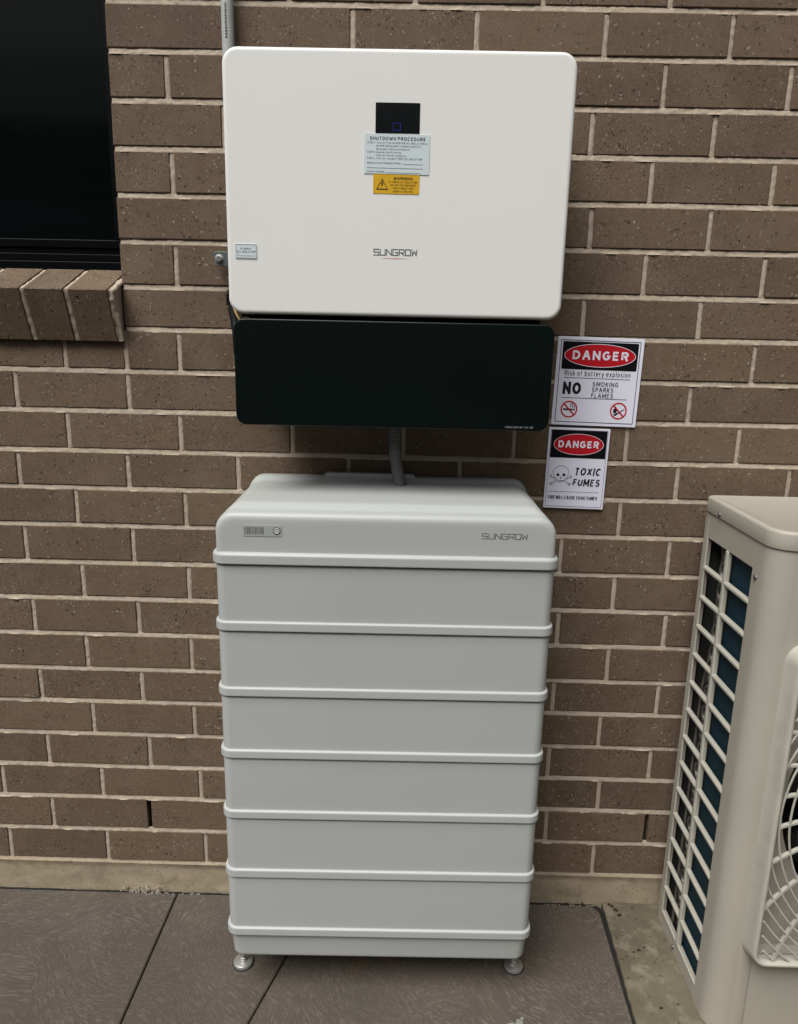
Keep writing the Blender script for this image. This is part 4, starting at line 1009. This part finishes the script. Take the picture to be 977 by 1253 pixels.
# side panel: frame round the grille opening, wrapping round the front corner
gy0, gy1, gz0, gz1 = -.062, -.276, -.048, .884
m = MB()
m.cbox(AX, AX + .012, gy0, AYB, AZB, ZS, .002)                        # rear strip
m.cbox(AX + .0001, AX + .012, gy1 + .0001, gy0 - .0001, gz1, ZS - .0002, .001)        # above
m.cbox(AX + .0001, AX + .012, gy1 + .0001, gy0 - .0001, AZB + .0002, gz0, .001)       # below
# front part wraps the corner
pl = [(AX, gy1)] + [(AX, AYF + RC)]
for i in range(1, 9):
    a = pi + (pi / 2) * i / 8; pl.append((AX + RC + RC * cos(a), AYF + RC + RC * sin(a)))
pl += [(AX + .0450, AYF), (AX + .047, AYF - .0008), (AX + .068, AYF - .0008), (AX + .070, AYF)]
pl += [(ax1 - RC, AYF)]
for i in range(1, 9):
    a = 3 * pi / 2 + (pi / 2) * i / 8; pl.append((ax1 - RC + RC * cos(a), AYF + RC + RC * sin(a)))
pl += [(ax1, AYB)]
FCX, FCZ, FR = 1.745, .436, .285
side_only = [p for p in pl[:-10] if p[0] < AX + .0705]
def wallstrip(mb, P_, z0, z1, th=.0015):
    v = []
    for p in P_: v += [(p[0], p[1], z0), (p[0], p[1], z1)]
    mb.add(v, [(2 * i, 2 * i + 2, 2 * i + 3, 2 * i + 1) for i in range(len(P_) - 1)])
wallstrip(m, side_only, AZB, ZS)
# inner return of the opening at its front edge
m.add([(AX, gy1, gz0), (AX, gy1, gz1), (AX + .012, gy1, gz1), (AX + .012, gy1, gz0)], [(0, 1, 2, 3)])
ab(m, 'side_panel', 'beige', angle=30)
# front panel with a round opening for the fan
m = MB(); xa = AX + .0705; xb = ax1 - RC; cxm = FCX
n = 64; hole = [(FCX + FR * cos(2 * pi * i / n), FCZ + FR * sin(2 * pi * i / n)) for i in range(n)]
def onrect(a, x0, x1, z0, z1):
    dx, dz = cos(a), sin(a); t = 1e9
    if dx > 1e-9: t = min(t, (x1 - FCX) / dx)
    if dx < -1e-9: t = min(t, (x0 - FCX) / dx)
    if dz > 1e-9: t = min(t, (z1 - FCZ) / dz)
    if dz < -1e-9: t = min(t, (z0 - FCZ) / dz)
    return (FCX + dx * t, FCZ + dz * t)
bx0, bx1, bz0, bz1 = FCX - .325, FCX + .325, FCZ - .325, FCZ + .325
out = [onrect(2 * pi * i / n, bx0, bx1, bz0, bz1) for i in range(n)]
for i in range(n):       # snap the four corners
    for c in ((bx0, bz0), (bx1, bz0), (bx0, bz1), (bx1, bz1)):
        if abs(out[i][0] - c[0]) < .02 and abs(out[i][1] - c[1]) < .02: out[i] = c
o_ = len(m.v); DEP = .022
m.v += [(p[0], AYF + DEP, p[1]) for p in out] + [(p[0], AYF + DEP, p[1]) for p in hole] + [(p[0], AYF + .07, p[1]) for p in hole]
for i in range(n):
    j = (i + 1) % n; m.f += [(o_ + i, o_ + j, o_ + n + j, o_ + n + i), (o_ + n + i, o_ + n + j, o_ + 2 * n + j, o_ + 2 * n + i)]
m.rings([[(x, AYF, z) for x, z in ((bx0, bz0), (bx1, bz0), (bx1, bz1), (bx0, bz1))], [(x, AYF + DEP, z) for x, z in ((bx0, bz0), (bx1, bz0), (bx1, bz1), (bx0, bz1))]], False, False)
for (x0, x1, z0, z1) in ((xa, bx0, AZB, ZS), (bx1, xb, AZB, ZS), (bx0, bx1, AZB, bz0), (bx0, bx1, bz1, ZS)):
    m.add([(x0, AYF, z0), (x1, AYF, z0), (x1, AYF, z1), (x0, AYF, z1)], [(0, 1, 2, 3)])
rp = [p for p in pl[-10:]]
wallstrip(m, [(xb, AYF)] + rp, AZB, ZS)
m.add([(AX, AYB, AZB), (ax1, AYB, AZB), (ax1, AYB, ZS), (AX, AYB, ZS)], [(0, 1, 2, 3)])
ab(m, 'front_panel', 'beige', angle=30)
# lid
m = MB(); lo = []
def lidring(ins, z, rc=RC + .003):
    x0, x1, y0, y1 = AX - .0035 + ins, ax1 + .0035 - ins, AYF - .0035 + ins, AYB + .003 - ins; pts = []
    for (cx_, cy_, r_, a0) in ((x0, y0, rc - ins, pi), (x1, y0, rc - ins, 1.5 * pi), (x1, y1, .012 - ins * .5, 0), (x0, y1, .012 - ins * .5, pi / 2)):
        sx = 1 if cx_ == x0 else -1; sy = 1 if cy_ == y0 else -1
        for i in range(9):
            a = a0 + pi / 2 * i / 8; pts.append((cx_ + sx * r_ + r_ * cos(a), cy_ + sy * r_ + r_ * sin(a), z))
    return pts
m.rings([lidring(.004, ZS + .0012), lidring(.0005, ZS + .0012), lidring(0, ZS + .003), lidring(0, AZT - .006), lidring(.0007, AZT - .0035), lidring(.0025, AZT - .0012), lidring(.0055, AZT), lidring(.009, AZT), lidring(.0105, AZT - .0008)])
ab(m, 'lid', 'beige', angle=40)
m = MB(); m.box(AX + .004, ax1 - .004, AYF + .045, AYB - .004, ZS - .004, ZS + .002); ab(m, 'lid_seam', 'black_plastic')
# grille bars
rows = 14; pit = (gz1 - gz0) / rows
for i in range(1, rows):
    z = gz0 + i * pit
    m = MB(); m.cbox(AX - .0018, AX + .009, gy1 - .001, gy0 + .001, z - .0048, z + .0048, .0026); ab(m, 'grille_bar', 'beige_guard')
ym = -.1665
m = MB(); m.cbox(AX - .0022, AX + .0095, ym - .006, ym + .006, gz0 - .001, gz1 + .001, .0026); ab(m, 'grille_bar', 'beige_guard')
m = MB(); m.cbox(AX - .0006, AX + .004, gy0 - .004, gy0 + .0015, gz0, gz1, .001); m.cbox(AX - .0006, AX + .004, gy1 + .0004, gy0, gz0 - .0015, gz0 + .003, .0008); ab(m, 'grille_surround', 'beige_guard')
# inside: coil with blue fins, copper hairpins, plates
m = MB(); m.box(AX + .015, AX + .040, gy1 - .02, ym + .038, AZB + .004, ZS - .006); ab(m, 'coil', 'coil_blue', smooth=False)
m = MB(); m.box(AX + .0145, AX + .042, ym + .0385, ym + .0405, AZB + .004, ZS - .006); ab(m, 'coil_plate', 'ac_inside', smooth=False)
m = MB()
for i in range(20):
    z = -.02 + i * .046
    m.tube([(AX + .019, ym + .041 + .020 * sin(pi * t / 6), z + .019 * (1 - cos(pi * t / 6)) / 1) for t in range(7)], .0042, 8)
m.tube([(AX + .030, ym + .082, AZB + .02), (AX + .030, ym + .082, .35), (AX + .032, ym + .085, .5), (AX + .030, ym + .080, .93)], .005, 8)
m.tube([(AX + .016, ym + .072, AZB + .02), (AX + .016, ym + .074, .55), (AX + .020, ym + .060, .66)], .0035, 8)
ab(m, 'coil_pipe', 'copper')
m = MB(); m.box(AX + .12, AX + .125, gy1 + .0, AYB - .003, AZB + .002, ZS - .006); m.box(AX + .014, ax1 - .01, AYB - .006, AYB - .003, AZB + .002, ZS - .006); m.box(AX + .013, ax1 - .02, AYF + .01, AYB - .004, AZB + .001, AZB + .006); ab(m, 'inner_panel', 'ac_inside', smooth=False)
# fan behind the guard
m = MB(); m.box(AX + .14, ax1 - .03, AYF + .16, AYF + .165, AZB + .01, ZS - .01); ab(m, 'fan_backing', 'fan_black', smooth=False)
m = MB(); m.lathe([(.055, 0), (.055, .03), (.045, .04), (.02, .043)], (FCX, AYF + .12, FCZ), 'Y', 28)
for b_ in range(3):
    v = []; NB = 10
    for i in range(NB + 1):
        r_ = .05 + (.225) * i / NB
        for j in range(7):
            a = b_ * 2 * pi / 3 + (j / 6 - .5) * (1.2 + .35 * i / NB) + .35 * i / NB
            v.append((FCX + r_ * cos(a), AYF + .115 - .06 * (j / 6) + .002, FCZ + r_ * sin(a)))
    m.add(v, [(i * 7 + j, (i + 1) * 7 + j, (i + 1) * 7 + j + 1, i * 7 + j + 1) for i in range(NB) for j in range(6)])
ab(m, 'fan', 'fan_black', angle=60)
# fan guard: rounded square frame, rings, swept spokes
gd = empty('fan_guard'); gd.parent = ac; gd.matrix_local = AM
gw = .670; GF = AYF - .034
m = MB()
def gring(ins, y, r=.038): return [(p[0], y, p[1]) for p in rr(gw - 2 * ins, gw - 2 * ins, max(r - ins, .006), 8, FCX, FCZ)]
m.rings([gring(-.001, AYF + .0002), gring(.003, AYF - .012), gring(.006, AYF - .024), gring(.0075, GF + .003), gring(.009, GF + .0008), gring(.0105, GF), gring(.0135, GF), gring(.015, GF + .001), gring(.0158, GF + .003), gring(.0165, AYF - .010)], False, False)
m.build('guard_frame', 'beige_guard', gd, angle=35)
inner = gw / 2 - .0165
def inside(x, z): return abs(x - FCX) < inner + .004 and abs(z - FCZ) < inner + .004
def dish(r): return GF + .008 - .006 * max(0, 1 - (r / .33) ** 2)
k = 0
r_ = .055
while r_ < .462:
    n = 90; run = []; runs = []
    for i in range(n + 1):
        a = 2 * pi * i / n; x, z = FCX + r_ * cos(a), FCZ + r_ * sin(a)
        if inside(x, z): run.append((x, dish(r_), z))
        else:
            if len(run) > 1: runs.append(run)
            run = []
    if len(run) > 1: runs.append(run)
    if len(runs) > 1 and inside(FCX + r_, FCZ): runs[0] = runs.pop() + runs[0][1:]
    if r_ <= inner:
        m = MB(); m.tube(runs[0][:-1], .0023, 6, closed=True); m.build('guard_ring', 'beige_guard', gd, angle=80)
    elif runs:
        for q in runs:
            m = MB(); m.tube(q, .0023, 6); m.build('guard_ring', 'beige_guard', gd, angle=80)
    r_ += .0185
NS = 30
for i in range(NS):
    th0 = 2 * pi * i / NS + .03; pts = []
    for j in range(26):
        r_ = .055 + (.46 - .055) * j / 25
        a = th0 + .30 * ((r_ - .055) / .30) ** 1.25
        x, z = FCX + r_ * cos(a), FCZ + r_ * sin(a)
        if not inside(x, z): break
        pts.append((x, dish(r_) - .0022, z))
    m = MB()
    rs = []
    for j, p in enumerate(pts):       # flat bar section, taller than wide
        q0 = Vector(pts[max(j - 1, 0)]); q1 = Vector(pts[min(j + 1, len(pts) - 1)]); d = (q1 - q0).normalized(); s_ = Vector((-d.z, 0, d.x)).normalized() * .0027; P0 = Vector(p)
        rs.append([P0 + s_ + Vector((0, .007, 0)), P0 + s_ * .8, P0 - s_ * .8, P0 - s_ + Vector((0, .007, 0))])
    m.rings(rs); m.build('guard_spoke', 'beige_guard', gd, angle=50)
m = MB(); m.lathe([(.058, 0), (.058, .006), (.052, .0095), (.0, .0105)], (FCX, GF + .008, FCZ), 'Y', 36); m.build('guard_hub', 'beige_guard', gd)
m = MB(); m.poly([(AX + .0300, .012), (AX + .0350, .016), (AX + .0375, .008), (AX + .0400, .002), (AX + .0345, .000), (AX + .0320, .006)], AYF - .0001 + .0035, .0012); ab(m, 'sticker_residue', 'leaf_brown', smooth=False)  # small brown scrap of sticker residue on the front corner
# screws
for (y_, z_) in ((-.118, .9465), (-.292, .872), (-.150, GZ + .018)):
    m = MB(); m.lathe([(.0052, -.001), (.0052, .0006), (.0045, .0026), (.0022, .0036), (.0006, .0036)], (AX - (.0035 if z_ > .94 else 0), y_, z_), 'X', 16)
    ab(m, 'screw', 'galv')

# ------------------------------------------------------------------ small debris
def chip(mb, x, y, z, r, rnd, flat=.3):
    n = 7; a0 = rnd.random() * 6; ring0 = []; ring1 = []
    for i in range(n):
        a = a0 + 2 * pi * i / n; q = r * rnd.uniform(.55, 1.15)
        ring0.append((x + q * cos(a), y + q * sin(a) * .8, z)); ring1.append((x + q * .7 * cos(a), y + q * .55 * sin(a), z + r * flat * rnd.uniform(.6, 1.3)))
    mb.rings([ring0, ring1])
rnd = random.Random(21)
m = MB()
for (x, y, r) in ((1.262, -.016, .006), (1.268, -.028, .007), (1.255, -.010, .005), (1.272, -.044, .0065), (1.19, -.010, .0045), (1.15, -.011, .005), (1.288, -.150, .0060), (1.303, -.140, .004), (1.275, -.155, .004),
                  (1.29, -.30, .005), (1.255, -.17, .004), (1.33, -.29, .0035), (1.31, -.02, .003)): chip(m, x, y, GZ + .0045, r, rnd, .45)
for i in range(50): chip(m, rnd.uniform(1.245, 1.345), -abs(rnd.gauss(0, .13)) - .008, GZ + .004, rnd.uniform(.0010, .0022), rnd, .5)
for i in range(26): chip(m, rnd.uniform(-.3, 1.15), rnd.uniform(-.4, -.02), GZ, rnd.uniform(.0008, .0020), rnd, .5)
tag(m.build('leaf_litter', 'leaf_brown', smooth=False), 'dark leaf scraps and grit on the concrete beside the joint', kind='stuff')
m = MB()
for i in range(46): chip(m, rnd.gauss(.10, .030), -.0055 - abs(rnd.gauss(0, .005)), GZ + rnd.uniform(.002, .016) * (rnd.random() < .5), rnd.uniform(.002, .0048), rnd, .9)
for i in range(12): chip(m, rnd.gauss(.22, .012), -.012, GZ + .001, rnd.uniform(.0015, .003), rnd, .6)
for i in range(22): chip(m, rnd.gauss(1.165, .05), -.0135, GZ + .002, rnd.uniform(.0015, .003), rnd, .6)
tag(m.build('mortar_crumbs', 'chip_grey', smooth=False), 'broken grey mortar crumbs along the foot of the wall', kind='stuff')
m = MB()
for (x, y, r) in ((.972, -.347, .012), (.985, -.340, .009), (.960, -.352, .008), (.993, -.330, .005), (.948, -.356, .005), (.979, -.358, .008), (1.001, -.350, .004)): chip(m, x, y, GZ + .0002, r, rnd, .08)
tag(m.build('white_splash', 'splash', smooth=False), 'small chalky white splash on the patio in front of the battery', kind='stuff')
print('bricks', nb, 'tris', sum(len(p.vertices) - 2 for o in bpy.data.objects if o.type == 'MESH' for p in o.data.polygons))
